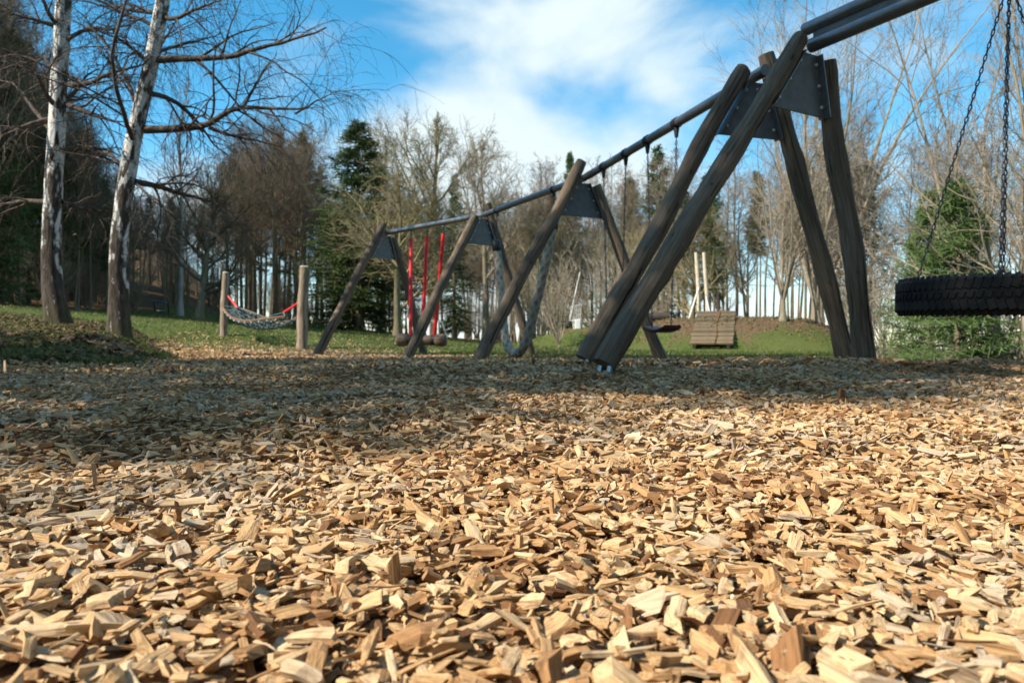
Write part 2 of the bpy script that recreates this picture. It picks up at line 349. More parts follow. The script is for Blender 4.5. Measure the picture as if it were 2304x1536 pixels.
# ------------------------------------------------------------------ wood chips
def chip_protos(n, rings, S, rng, big=False):
    """n chip shapes: irregular slabs, wedges and splinters with slanted, broken ends (length along local z)"""
    a = (np.arange(S)+.5)/S*2*np.pi
    kind = rng.random(n)
    L = np.where(kind < .55, rng.uniform(.017, .035, n), np.where(kind < .74, rng.uniform(.024, .056, n), rng.uniform(.012, .024, n)))
    Wd = np.where(kind < .55, rng.uniform(.007, .0155, n), np.where(kind < .74, rng.uniform(.003, .008, n), rng.uniform(.008, .017, n)))
    Th = np.where(kind < .55, rng.uniform(.003, .0085, n), np.where(kind < .74, rng.uniform(.002, .005, n), rng.uniform(.005, .012, n)))
    cx = np.sign(np.cos(a))*np.abs(np.cos(a))**.3; cy = np.sign(np.sin(a))*np.abs(np.sin(a))**.3
    t = np.linspace(-.5, .5, rings)
    sec = np.stack([cx, cy], -1)[None, None]*(1+.22*rng.standard_normal((n, 1, S, 1))+.10*rng.standard_normal((n, rings, S, 1)))
    tap = 1-rng.uniform(0, .55, (n, 1))*np.abs(t+rng.choice([-.5, .5, 0], (n, 1)))**1.2
    X = sec[..., 0]*Wd[:, None, None]/2*tap[..., None]; Y = sec[..., 1]*Th[:, None, None]/2*tap[..., None]
    Y = Y+(rng.normal(0, .05, (n, 1, 1))*L[:, None, None]*4)*(t[None, :, None]**2)
    sl = rng.normal(0, .5, (n, 2, 1)); end = np.stack([sl[:, 0]]*rings, 1)*(t < 0)[None, :, None]+np.stack([sl[:, 1]]*rings, 1)*(t > 0)[None, :, None]
    Z = t[None, :, None]*L[:, None, None]+end*X*np.abs(2*t)[None, :, None]+.05*L[:, None, None]*rng.standard_normal((n, rings, S))*(np.abs(t) > .49)[None, :, None]+(rng.normal(0, .6, (n, 1, 1))*Y)
    V = np.stack([X, Y, Z], -1).reshape(n, rings*S, 3)
    i = np.arange(rings-1)[:, None]*S; j = np.arange(S)[None]; j2 = (j+1) % S
    F4 = np.stack([i+j, i+j2, i+S+j2, i+S+j], -1).reshape(-1, 4)
    tri = []
    for k in range(1, S-1): tri.append([0, k+1, k]); tri.append([(rings-1)*S, (rings-1)*S+k, (rings-1)*S+k+1])
    return V, F4, np.array(tri)
def rotm(n, rng, tilt):
    """rotation: chip length (z) laid near the ground plane, flat face up, random heading and tilt"""
    yaw = rng.uniform(0, 2*np.pi, n); pit = rng.normal(0, 1, n)*tilt; rol = rng.normal(0, 1, n)*tilt*1.4
    cz, sz = np.cos(yaw), np.sin(yaw); cp, sp = np.cos(pit), np.sin(pit); cr, sr = np.cos(rol), np.sin(rol)
    u = np.stack([cz*cp, sz*cp, sp], -1); v = np.stack([-sz, cz, 0*cz], -1); w = np.cross(u, v)
    v2 = v*cr[:, None]+w*sr[:, None]; w2 = np.cross(u, v2)
    return np.stack([v2, w2, u], -1)            # columns: local x, y, z
def tints(n, x, y, rng):
    t = np.clip(rng.beta(3.0, 1.65, n)+.42*vnoise(x*2.1+50, y*2.1)+.22*vnoise(x*7, y*7+11)-.02*np.clip(y-1.5, 0, 6), 0.01, .93)
    t = np.where(rng.random(n) < .06, rng.uniform(0, .2, n), t); t = np.where(rng.random(n) < .035, rng.uniform(.94, 1, n), t); return t
def scatter(d0, d1, dens, rng, wide=1.16, extra=.25, mask=True):
    k = .72*wide; area = k*(d1*d1-d0*d0)+2*extra*(d1-d0); n = int(area*dens)
    y = np.sqrt(rng.uniform(d0*d0, d1*d1, n)); x = rng.uniform(-1, 1, n)*(k*y+extra)
    if mask: m = bedmask(x, y); x, y = x[m], y[m]
    return x, y
def chips(d0, d1, dens, protos, tilt, zj, rng, scale=1.0, name=None, skip=None):
    V, F4, F3 = protos; x, y = scatter(d0, d1, dens, rng); n = len(x)
    pi = rng.integers(0, len(V), n); R = rotm(n, rng, tilt*np.where(rng.random(n) < .12, 2.6, 1.0)); s = scale*rng.lognormal(-.05, .30, n)
    z = Hh(x, y)+.006+rng.uniform(-zj*.5, zj, n); t = tints(n, x, y, rng)
    return dict(x=x, y=y, z=z, pi=pi, R=R, s=s, t=t, P=protos)
def chips_mesh(c, sel, name, parent):
    V, F4, F3 = c['P']; pi = c['pi'][sel]; n = len(pi)
    P = np.einsum('nij,nvj->nvi', c['R'][sel], V[pi]*c['s'][sel][:, None, None])+np.stack([c['x'], c['y'], c['z']], -1)[sel][:, None]
    nv = V.shape[1]; o = (np.arange(n)*nv)[:, None, None]
    lc = V[pi]+RNG.uniform(-3, 3, (n, 1, 3))
    me = mesh(name, P, (F4[None]+o).reshape(-1, 4), (F3[None]+o).reshape(-1, 3), {'tint': np.repeat(c['t'][sel], nv), 'lc': lc.reshape(-1, 3)})
    ob = obj(name, me, M['chip'], parent); tag(ob, kind='stuff'); return ob
pr0 = chip_protos(120, 3, 6, RNG); pr1 = chip_protos(80, 2, 4, RNG); pr2 = chip_protos(60, 2, 4, RNG)
c0 = chips(.33, 1.25, 13000, pr0, .23, .016, RNG, .71)
size = c0['s']*np.ptp(pr0[0][..., 2], axis=1)[c0['pi']]*np.ptp(pr0[0][..., 0], axis=1)[c0['pi']]
top = c0['z']-Hh(c0['x'], c0['y'])
vis = (np.abs(c0['x']) < .70*c0['y']) & (c0['y'] > .47) & (top > .012)
score = np.where(vis, size/c0['y']**2*(top-.008), 0); order = np.argsort(-score); single = order[:300]
rest = np.ones(len(c0['x']), bool); rest[single] = False
chips_mesh(c0, rest, 'near_wood_chips', bed)
pm = {}
for k in single:
    p = int(c0['pi'][k])
    if p not in pm:
        V, F4, F3 = pr0
        pm[p] = mesh('wood_chip', V[p], F4, F3, {'tint': np.full(V.shape[1], c0['t'][k]), 'lc': V[p]+p*.37})
    o = obj('wood_chip', pm[p], M['chip'], bed)
    R = np.eye(4); R[:3, :3] = c0['R'][k]*c0['s'][k]; R[:3, 3] = (c0['x'][k], c0['y'][k], c0['z'][k]); o.matrix_basis = Matrix(R.tolist())
for a_, b_, dn_, sc_ in ((1.25, 2.5, 5400, .80), (2.5, 4.6, 2700, .93)):
    c1 = chips(a_, b_, dn_, pr1, .24, .022, RNG, sc_); chips_mesh(c1, np.ones(len(c1['x']), bool), 'middle_wood_chips', bed)
c2 = chips(4.6, 15.5, 380, pr2, .34, .03, RNG, 1.6); chips_mesh(c2, np.ones(len(c2['x']), bool), 'far_wood_chips', bed)

# ------------------------------------------------------------------ grass, leaf litter
def blades(n, rng):
    y = np.exp(rng.uniform(np.log(7.5), np.log(52), n)); x = rng.uniform(-.86, .80, n)*y
    m = n//5; y[:m] = rng.uniform(7, 15, m); x[:m] = rng.uniform(-.86, -.40, m)*y[:m]
    far = np.interp(x/y*F+CX, [0, 250, 400, 750, 1200, 1700, 2304], [22, 28, 34, 44, 50, 32, 24])
    lob = lobe(x, y); k = ~bedmask(x, y) & (y < far) & (rng.random(n) > .3*lob*sstep(15, 12, y)) & (rng.random(n) > .5*np.clip(mound(x, y)*1.3, 0, 1)) & (vnoise(x*1.3, y*1.3)+.35*vnoise(x*6, y*6) > -.25)
    e = y-np.interp(x, BED_X, BED_Y); k &= (rng.random(n) < .25+.75*sstep(-.2, 2.2, e)) | (lob > .05)
    x, y = x[k], y[k]; n = len(x); z = Hh(x, y)-.01
    h = rng.uniform(.035, .085, n)*(1+.5*vnoise(x*.8, y*.8))*np.where(rng.random(n) < .04, 1.8, 1)*(1-.35*lobe(x, y)); w = rng.uniform(.004, .008, n)*np.clip(y/9, 1, 3.2)
    a = rng.uniform(0, 2*np.pi, n); l = rng.normal(0, .5, (n, 2))*h[:, None]
    b0 = np.stack([x-np.cos(a)*w, y-np.sin(a)*w, z], -1); b1 = np.stack([x+np.cos(a)*w, y+np.sin(a)*w, z], -1)
    tp = np.stack([x+l[:, 0], y+l[:, 1], z+h], -1)
    t = np.clip(rng.beta(2, 2.6, n)+.5*vnoise(x*.35+5, y*.35)+.3*vnoise(x*2, y*2), 0, .87); t = np.where(rng.random(n) < .13+.6*np.clip(vnoise(x*.7+31, y*.5)+.5*vnoise(x*3, y*3+4)+.05, 0, .6), rng.uniform(.86, 1, n), t)
    return np.stack([b0, b1, tp], 1).reshape(-1, 3), np.arange(3*n).reshape(-1, 3), np.repeat(t, 3)
V, F3, t = blades(270000, RNG)
tag(obj('meadow_grass', mesh('meadow_grass', V, None, F3, {'tint': t}), M['blade']), 'short spring grass across the meadow behind the chip bed', 'grass', kind='stuff')
def leaves(n, rng):
    xs, ys = [], []
    y = rng.uniform(6.6, 17, n); x = rng.uniform(-.9, -.3, n)*y; k = (lobe(x, y) > .03) & (y < 16); xs.append(x[k]); ys.append(y[k])
    m = n//3; y = rng.uniform(21, 30, m); x = rng.uniform(3, 13, m); k = mound(x, y) > .05; xs.append(x[k]); ys.append(y[k])
    x = np.concatenate(xs); y = np.concatenate(ys); n = len(x); z = Hh(x, y)+.012
    R = rotm(n, rng, .45); s = rng.uniform(.012, .027, n)
    base = np.array([[-.7, 0, -1.], [.7, 0, -1.], [1, .25, 0], [.5, .1, 1.1], [-.5, .2, 1.1], [-1, .3, 0]])
    V = np.einsum('nij,nvj->nvi', R, base[None]*(1+.25*rng.standard_normal((n, 6, 3)))*s[:, None, None])+np.stack([x, y, z], -1)[:, None]
    o = (np.arange(n)*6)[:, None, None]
    return V.reshape(-1, 3), (np.array([[[0, 1, 2, 5], [5, 2, 3, 4]]])+o).reshape(-1, 4), np.repeat(np.clip(rng.beta(1.6, 2.2, n), 0, 1), 6)
V, F4, t = leaves(14000, RNG)
tag(obj('leaf_litter', mesh('leaf_litter', V, F4, None, {'tint': t}), M['leaf']), 'brown fallen leaves lying on the shaded bank and mound', 'leaves', kind='stuff')
# loose chips strewn over the grass along the edge of the bed
x = RNG.uniform(-8, 8, 5500); y = np.interp(x, BED_X, BED_Y)+RNG.exponential(1.1, 5500)-.2; k = (lobe(x, y) < .3) & (y < 19)
x, y = x[k], y[k]; n = len(x)
cs = dict(x=x, y=y, z=Hh(x, y)+.02, pi=RNG.integers(0, 60, n), R=rotm(n, RNG, .4), s=1.7*RNG.lognormal(0, .2, n), t=np.clip(RNG.beta(3, 1.6, n), 0, .92), P=pr2)
o = chips_mesh(cs, np.ones(n, bool), 'strewn_wood_chips', None); tag(o, 'pale wood chips strewn over the grass at the bed edge', 'wood chips')

# ------------------------------------------------------------------ swing frames
BH = 2.15                                                # pipe height above the camera
def apex(px, py):
    d = BH*F/(HY-py); return np.array([(px-CX)/F*d, d, CAMH+BH])
AP = dict(A=apex(868, 524), B=apex(1088, 484), C=apex(1312, 402), D=apex(1702, 170), E=apex(1824, 104))
susp = apex(2258, -79)
def unit(v): v = np.asarray(v, float); return v/np.linalg.norm(v)
dirs = {'AB': unit(AP['B']-AP['A']), 'BC': unit(AP['C']-AP['B']), 'CD': unit(AP['D']-AP['C']), 'EF': unit(susp-AP['E'])}
AP['F'] = AP['E']+dirs['EF']*3.05
pdir = dict(A=dirs['AB'], B=unit(dirs['AB']+dirs['BC']), C=unit(dirs['BC']+dirs['CD']), D=dirs['CD'], E=dirs['EF'], F=dirs['EF'])
def perp(k): d = pdir[k]; return np.array([-d[1], d[0], 0.])*np.sign(-d[1])
def foot(k, side, pxf):
    """foot on the ground along the frame's own cross line, where it is seen at column pxf"""
    a = AP[k]; p = perp(k)*side; q = (pxf-CX)/F
    s = (q*a[1]-a[0])/(p[0]-q*p[1]); f = a+p*s; f[2] = gz(f[0], f[1]); return f
def logpath(f, t, seed, amp=.015, K=30):
    rng = np.random.default_rng(seed); s = np.linspace(0, 1, K)[:, None]; P = f+(t-f)*s
    ax = unit(t-f); u = unit(np.cross(ax, [0, 1, .2])); v = np.cross(ax, u)
    ph = rng.uniform(0, 6, 4); w = np.sin(np.pi*s)
    return P+amp*w*(np.sin(s*4+ph[0])+.5*np.sin(s*9+ph[1]))*u+amp*w*(np.sin(s*5+ph[2])+.5*np.sin(s*8+ph[3]))*v
def logmesh(mb, P, r0, r1, seed, S=18, knots=5):
    rng = np.random.default_rng(seed); K = len(P); s = np.linspace(0, 1, K)[:, None]; a = np.arange(S)/S*2*np.pi
    R = r0+(r1-r0)*s+.004*np.sin(s*23+rng.uniform(0, 6))+.0035*np.sin(3*a+rng.uniform(0, 6)+s*2)+.002*rng.standard_normal((K, S))
    for _ in range(knots):
        ks, ka = rng.uniform(.08, .92), rng.uniform(0, 6.28); da = np.angle(np.exp(1j*(a-ka)))
        R = R+.014*np.exp(-((s-ks)/.022)**2-(da/.35)**2)
    R[0] *= .97; R[-1] *= .94
    mb.tube(P, R, S, True)
def frame_legs(root, k, pl, pr, topL, topR, seed, rl=.085, rr=.082, lift=0.0, offs=.0):
    a = AP[k]; p = perp(k); d = pdir[k]; out = []
    for side, pxf, ext, rad in ((-1, pl, topL, rl), (1, pr, topR, rr)):
        f = foot(k, side, pxf)
        base = a+p*side*.155+np.array([0, 0, -.02])          # where the log passes the pipe
        ax = unit(base-f); t = base+ax*ext
        f2 = f-ax*.25 if not (lift and side < 0) else f+ax*lift
        mb = MB(); logmesh(mb, logpath(f2, t, seed+side), rad, rad*.86, seed*3+side)
        o = mb.build('leg', M['log'], root, smooth=True); out.append(o)
        if lift and side < 0:                                # steel shoe under the lifted log
            b = MB(); rz = math.atan2(p[1], p[0])
            for w in (-.045, .045):
                q = f+d*w; b.tube([q+np.array([0, 0, -.15]), q+ax*(lift+.04)], .018, 8)
            b.build('steel_shoe', M['zinc'], root)
    # steel plate between the legs, hanging under the pipe: folded edges
    fL, fR = foot(k, -1, pl), foot(k, 1, pr); top = a+np.array([0, 0, -.045]); hgt = .50
    def edge(side, f, dz): b = a+p*side*.155; ax = unit(b-f); tt = dz/ax[2]; return a+p*side*.155-ax*tt-p*side*.095
    t1, t2 = edge(-1, fL, .06), edge(1, fR, .06); b1, b2 = edge(-1, fL, hgt), edge(1, fR, hgt); th = d*.006
    mb = MB(); V = np.array([t1-th, t2-th, b2-th, b1-th, t1+th, t2+th, b2+th, b1+th])
    mb.add(V, [[0, 1, 2, 3], [7, 6, 5, 4], [0, 4, 5, 1], [1, 5, 6, 2], [2, 6, 7, 3], [3, 7, 4, 0]])
    pl_ = mb.build('plate', M['plate'], root)
    for (u, v, sd) in ((t1, b1, -1), (t2, b2, 1)):
        for w_ in (.16, .50, .84):
            c_ = u+(v-u)*w_-p*sd*.035; MB().tube([c_+d*.004, c_+d*.012, c_+d*.020], [.017, .016, .009], 8).build('bolt_head', M['zinc'], pl_, smooth=True)
        m2 = MB(); e = d*.05; w = p*sd*.008
        m2.add(np.array([u-e, u+e, v+e, v-e, u-e-w, u+e-w, v+e-w, v-e-w]), [[0, 1, 2, 3], [7, 6, 5, 4], [0, 4, 5, 1], [1, 5, 6, 2], [2, 6, 7, 3], [3, 7, 4, 0]])
        m2.build('flange', M['pipe'], pl_)
    for side, f in ((-1, fL), (1, fR)):
        b = a+p*side*.155; ax = unit(b-f)
        for dz in (.12, .36):
            c = b-ax*dz/ax[2]-d*.0; m3 = MB(); n = unit(np.cross(ax, d)); m3.tube([c+n*side*(-.11)*0-p*side*.0-d*.092, c-d*.112], .014, 6); m3.build('bolt', M['plate'], root)
sw = thing('log_swing_set', 'long swing frame of grey logs with three pipe spans bending away to the left', 'swing frame', tuple(np.append(AP['C'][:2], 0)))
bpy.context.view_layer.update()
frame_legs(sw, 'A', 712, 955, .22, -.05, 11); frame_legs(sw, 'B', 913, 1195, -.02, .24, 22); frame_legs(sw, 'C', 1075, 1490, .27, -.06, 33); frame_legs(sw, 'D', 1306, 1905, .06, .21, 44, .076, .078, .06)
for a_, b_, e0, e1 in (('A', 'B', .02, .0), ('B', 'C', 0, 0), ('C', 'D', 0, .12)):
    d = unit(AP[b_]-AP[a_]); MB().tube(smoothpath([AP[a_]-d*e0+d*.04, AP[b_]+d*e1-d*(.001 if b_ != 'D' else 0)], 6, 0), .046, 18).build('pipe', M['pipe'], sw, smooth=True)
sw2 = thing('tyre_swing_set', 'near swing frame of dark logs with a double steel beam at upper right', 'swing frame', tuple(np.append(AP['E'][:2], 0)))
frame_legs(sw2, 'E', 1346, 1945, .07, -.06, 55, .074, .080, .07)
# the far end of the second frame stands outside the picture
AP_F = AP['F']; q = (AP_F-perp('F')*1.35, AP_F+perp('F')*1.35)
for s_, f in zip((-1, 1), q):
    f = f.copy(); f[2] = gz(f[0], f[1]); b = AP_F+perp('F')*s_*.155; ax = unit(b-f)
    mb = MB(); logmesh(mb, logpath(f-ax*.2, b+ax*(.2 if s_ < 0 else -.05), 70+s_), .10, .086, 71+s_); mb.build('leg', M['log'], sw2, smooth=True)
dE = dirs['EF']; up = np.array([0, 0, 1.])
for z0, r, e0, nm in ((0.0, .050, .0, 'pipe'), (.135, .046, .05, 'upper_pipe')):
    MB().tube(smoothpath([AP['E']+dE*(-e0)+up*z0, AP['F']+dE*.15+up*z0], 6, 0), r, 18).build(nm, M['pipe'], sw2, smooth=True)
mb = MB(); c = (AP['E']+AP['F'])/2+up*.067; Rz = Matrix.Rotation(math.atan2(dE[1], dE[0]), 4, 'Z'); mb.box(c, (3.0, .014, .06), Rz); mb.build('web_plate', M['plate'], sw2)

# ------------------------------------------------------------------ chains and the things hung from the frames
def chain(mb, p0, p1, pitch=.032, r=.0035, w=.011, seg=10):
    p0 = np.asarray(p0, float); p1 = np.asarray(p1, float); L = np.linalg.norm(p1-p0); n = max(2, int(L/pitch)); ax = (p1-p0)/L
    u = unit(np.cross(ax, [.3, 1, .1])); v = np.cross(ax, u); a = np.arange(seg)/seg*2*np.pi; S = 4; b = np.arange(S)/S*2*np.pi
    hl = pitch*.5+r*1.2
    for k in range(n):
        c = p0+ax*(k+.5)*L/n; s, o = (u, v) if k % 2 else (v, u)
        cen = c+np.sin(a)[:, None]*hl*ax+np.cos(a)[:, None]*w*.62*s
        out = np.sin(a)[:, None]*ax+np.cos(a)[:, None]*s
        V = cen[:, None]+r*(np.cos(b)[None, :, None]*out[:, None]+np.sin(b)[None, :, None]*o[None, None])
        i = np.arange(seg)[:, None]; j = np.arange(S)[None]
        mb.add(V, np.stack([i*S+j, ((i+1) % seg)*S+j, ((i+1) % seg)*S+(j+1) % S, i*S+(j+1) % S], -1).reshape(-1, 4))
    return mb
def on_pipe(a_, b_, px):
    P, Q = AP[a_], AP[b_]; q = (px-CX)/F; t = (q*P[1]-P[0])/((Q[0]-P[0])-q*(Q[1]-P[1])); return P+(Q-P)*t
# tyre swing
tc = np.array([susp[0]+.012, susp[1], CAMH+(HY-667)/F*susp[1]])
ty = thing('tyre_swing', 'big black rubber tyre hanging flat on chains at the right edge', 'tyre swing', tuple(tc))
def tyre_part():
    R, wd, n = .637, .20, 120
    prof = [(.40, -.055), (.43, -.085), (.50, -.105), (.575, -.108), (.612, -.095), (.627, -.07), (.632, 0), (.627, .07), (.612, .095), (.575, .108), (.50, .105), (.43, .085), (.40, .055), (.415, .03), (.42, 0), (.415, -.03)]
    a = np.arange(n)/n*2*np.pi; pr = np.array(prof)*[.865, .92]; K = len(pr)
    V = np.stack([pr[None, :, 0]*np.cos(a)[:, None], pr[None, :, 0]*np.sin(a)[:, None], np.repeat(pr[None, :, 1], n, 0)], -1)
    i = np.arange(n)[:, None]; j = np.arange(K)[None]
    body = MB(); body.add(V+tc, np.stack([i*K+j, ((i+1) % n)*K+j, ((i+1) % n)*K+(j+1) % K, i*K+(j+1) % K], -1).reshape(-1, 4))
    o = body.build('tyre', M['tyre'], ty, smooth=True)
    mb = MB(); nb = 84
    for row, (zc, hz, off) in enumerate(((.055, .028, 0.), (-.055, .028, .5), (.0, .02, .25), (.091, .016, .25), (-.091, .016, .75))):
        for k in range(nb):
            an = (k+off)/nb*2*np.pi; r = .546 if row < 3 else .532; s = .0185 if row < 2 else (.013 if row == 2 else .011)
            Mx = Matrix.Rotation(an, 4, 'Z')@Matrix.Rotation(.35 if row % 2 else -.35, 4, 'X')@(Matrix.Rotation(.35*np.sign(-zc), 4, 'Y') if row > 2 else Matrix.Identity(4))
            c = tc+np.array([np.cos(an)*r, np.sin(an)*r, zc]); mb.box(c, (.013, s*2, hz*1.9), Mx)
    mb.build('tread', M['tyre'], o, bevel=.002)
tyre_part()
top = susp-up*.10
for k, an in enumerate(math.radians(v) for v in (145, 232, 57, 325)):
    at = tc+np.array([math.cos(an)*.44, math.sin(an)*.44, .10]); mb = MB(); chain(mb, at, top, .034, .0038, .012); mb.build('chain', M['chain'], ty, smooth=True)
    b = MB(); b.tube([at-up*.03, at+up*.025], .013, 8); b.build('eye_bolt', M['chain'], ty)
b = MB(); b.tube([top-up*.03, top+up*.055], [.028, .022], 10); b.tube([top+up*.04, susp-up*.03], .03, 12); b.build('swivel', M['chain'], ty)
ty.rotation_euler = (math.radians(1.6), 0, 0)
# two plain swings in the long span
def seat_swing(pa, pb, label, zt):
    A_, B_ = on_pipe('C', 'D', pa), on_pipe('C', 'D', pb); d = unit(B_-A_); mid = (A_+B_)/2; base = np.array([mid[0], mid[1], zt])
    r = thing('swing_seat', label, 'swing', tuple(base), 'plain swings in the long span')
    n = np.array([-d[1], d[0], 0.])
    for e, h in ((A_, -.20), (B_, .20)):
        lo = base+d*h+up*.03; mb = MB(); chain(mb, lo, e-up*.14, .034, .0042, .013); mb.build('chain', M['chain'], r, smooth=True)
        mb = MB(); mb.tube([e-up*.02, e-up*.06, e-up*.14], [.03, .028, .016], 10); mb.tube([e+d*-.035, e+d*.035], .053, 14, False); mb.build('hanger', M['rubber'], r, smooth=True)
    s = np.linspace(-.23, .23, 9); rows = []
    for x_ in s:
        z_ = .035*(x_/.23)**2-.01
        for y_, dz in ((-.10, .0), (-.085, .018), (.085, .018), (.10, .0), (.085, -.02), (-.085, -.02)): rows.append(base+d*x_+n*y_+up*(z_+dz))
    V = np.array(rows); i = np.arange(8)[:, None]*6; j = np.arange(6)[None]; j2 = (j+1) % 6
    mb = MB(); mb.add(V, np.stack([i+j, i+j2, i+6+j2, i+6+j], -1).reshape(-1, 4), FN=[[5, 4, 3, 2, 1, 0], [48, 49, 50, 51, 52, 53]]); mb.build('seat', M['seat'], r, smooth=True, bevel=.004)
seat_swing(1358, 1408, 'swing seat on chains hidden behind the crossing dark logs, farther of two', .36)
seat_swing(1457, 1522, 'maroon swing seat on two chains in front of the grassy mound', .37)
# thick rope swing
def rope_swing():
    A_, B_ = on_pipe('B', 'C', 1118), on_pipe('B', 'C', 1246); dA, dB = A_[1], B_[1]
    pts = [W(1117, 552, dA), W(1122, 600, dA*.998), W(1131, 700, dA*.985), W(1136, 757, dA*.97), W(1144, 786, dA*.96), W(1161, 797, (dA+dB)/2), W(1177, 786, dB*1.03), W(1188, 754, dB*1.025), W(1201, 705, dB*1.015), W(1222, 620, dB), W(1238, 540, dB), W(1245, 500, dB)]
    r = thing('rope_swing', 'thick braided rope slung in a U between two log trestles', 'rope swing', (float(A_[0]), float(A_[1]), 0))
    P = smoothpath(pts, 420, 3); L = np.concatenate([[0], np.cumsum(np.linalg.norm(np.diff(P, axis=0), axis=1))]); S = 24; a = np.arange(S)/S*2*np.pi
    br = np.maximum(np.abs(np.sin(2*a[None]+L[:, None]*17)), np.abs(np.sin(2*a[None]-L[:, None]*17)))
    mb = MB(); mb.tube(P, .054+.014*br**.8, S); mb.lc[0][:, 0] = br.ravel(); mb.build('rope', M['rope'], r, smooth=True)
    for e, p in ((A_, P[0]), (B_, P[-1])):
        q = unit(P[0]-P[6]) if e is A_ else unit(P[-1]-P[-7])
        mb = MB(); mb.tube([p-q*.10, p-q*.09, p+q*.05, p+q*.09], [.066, .076, .076, .04], 14); mb.build('sleeve', M['rubber'], r, smooth=True)
        mb = MB(); chain(mb, p+q*.08, e-up*.04, .036, .005, .015); mb.build('chain', M['chain'], r, smooth=True)
        mb = MB(); mb.tube([e+unit(AP['C']-AP['B'])*-.035, e+unit(AP['C']-AP['B'])*.035], .052, 14, False); mb.tube([e-up*.04, e-up*.09], .022, 10); mb.build('hanger', M['rubber'], r, smooth=True)
rope_swing()
# log swing on red poles
def log_swing():
    ps = [on_pipe('A', 'B', x) for x in (925, 962, 1000)]; d = dirs['AB']; mid = np.array(W(948, 786, ps[1][1]*.985)); mid[2] = gz(mid[0], mid[1])+.30
    r = thing('log_swing', 'low log seat hung from three bright red poles', 'swing', tuple(mid))
    n = unit([1, -.12, 0]); half = .345
    e0, e1 = mid-n*half, mid+n*half
    mb = MB(); logmesh(mb, logpath(e0, e1, 5, .006, 14), .085, .09, 9, 16, 2); mb.build('log', M['log'], r, smooth=True)
    for e, s in ((e0, -1), (e1, 1)):
        mb = MB(); mb.tube([e-n*s*.10, e-n*s*.085, e-n*s*.02, e+n*s*.05, e+n*s*.10, e+n*s*.115], [.085, .098, .115, .118, .09, .05], 18); mb.build('end_buffer', M['log'] , r, smooth=True)
        mb = MB(); mb.tube([e-n*s*.16, e-n*s*.10], [.094, .094], 18); mb.build('strap', M['rubber'], r, smooth=True)
    for p, xb, py in zip(ps, (-.20, .02, .235), (545, 535, 530)):
        lo = mid+n*xb+up*.06; hi = p+(lo-p)*((lo[2]-p[2]) and (.085 if py != 545 else .10)); k = (p-lo); hi = lo+k*.90
        mb = MB(); mb.tube([lo, lo+(hi-lo)*.5, hi], .034, 12); mb.build('red_pole', M['red'], r, smooth=True)
        mb = MB(); chain(mb, hi-k*.02, p-up*.03, .034, .0055, .015); mb.build('chain', M['chain'], r, smooth=True)
log_swing()

# ------------------------------------------------------------------ hammock and its posts
def post(px, pyb, pyt, d, r, label, lean, seed):
    b = np.array(W(px, pyb, d)); b[2] = gz(b[0], b[1]); t = np.array(W(px+lean, pyt, d))
    o = thing('hammock_post', label, 'post', tuple(b)); mb = MB(); P = logpath(b-up*.2, t, seed, .012, 22); logmesh(mb, P, r*1.05, r*.9, seed, 16, 4); mb.build('shaft', M['sunlitlog'], o, smooth=True)
    mb = MB(); mb.tube([t-up*.01, t+up*.012], [r*.9, r*.72], 16); mb.build('sawn_top', M['paleboard'], o); return t
dL, dR = 17.0, 15.2
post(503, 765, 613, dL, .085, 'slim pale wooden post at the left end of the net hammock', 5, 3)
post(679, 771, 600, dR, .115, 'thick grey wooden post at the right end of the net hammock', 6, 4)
def hammock():
    A_, B_ = np.array(W(510, 662, dL)), np.array(W(672, 681, dR)); mid = (A_+B_)/2; mid[2] = 0
    r = thing('net_hammock', 'blue grey net hammock with red sleeves slung between two posts', 'hammock', tuple(mid))
    ax = unit((B_-A_)*[1, 1, 0]); n = np.array([-ax[1], ax[0], 0.])
    a2, b2 = np.array(W(535, 692, dL-.22)), np.array(W(638, 703, dR+.28))
    for u, v in ((A_, a2), (B_, b2)): MB().tube([u, u+(v-u)*.5-up*.005, v], .026, 10).build('red_sleeve', M['red'], r, smooth=True)
    L0, R0 = np.array(W(514, 697, dL-.15)), np.array(W(656, 721, dR+.15)); nn = 16; mm = 8
    s = np.linspace(0, 1, nn)[:, None]; w = np.linspace(-1, 1, mm)
    def pt(s_, w_):
        c = L0+(R0-L0)*s_; sag = .26*np.sin(np.pi*s_)*(1-.75*w_*w_)+.05*np.sin(np.pi*s_); return c+n*w_*(.16+.32*np.sin(np.pi*s_))*np.array([1, 1, 1])-up*sag+up*.05*abs(w_)*math.cos(6*s_)
    mb = MB()
    for w_ in w: mb.tube([pt(float(q), w_) for q in s], .011, 5)
    for q in s: mb.tube([pt(float(q), w_)-up*.008 for w_ in w], .011, 5)
    for w0, w1 in ((-1, 1), (1, -1)):
        for k in range(-6, nn): 
            pts = [pt(min(1, max(0, (k+6*i/(mm-1))/(nn-1))), w0+(w1-w0)*i/(mm-1)) for i in range(mm)]
            if 0 <= k <= nn-7: mb.tube(pts, .009, 5)
    mb.build('net', M['net'], r)
    rng = np.random.default_rng(1)
    for w_ in (-1, 1):
        P = [pt(q, w_)+up*.035 for q in np.linspace(0, 1, 14)]; MB().tube(P, .022, 8).build('side_rail', M['brownboard'], r, smooth=True)
        for k in range(1, 12):
            MB().tube([pt(k/12, w_)+up*.045, pt(k/12, w_)-up*.02], .014, 6).build('rail_clip', M['white'], r)
    for u, e in ((a2, 0), (b2, 1)):
        mb = MB()
        for w_ in (-1, 1): mb.tube([u, pt(.30 if e == 0 else .70, w_)+up*.04], .010, 6); mb.tube([u, pt(e, w_)+up*.04], .010, 6)
        mb.build('suspension_rope', M['teal'], r)
hammock()

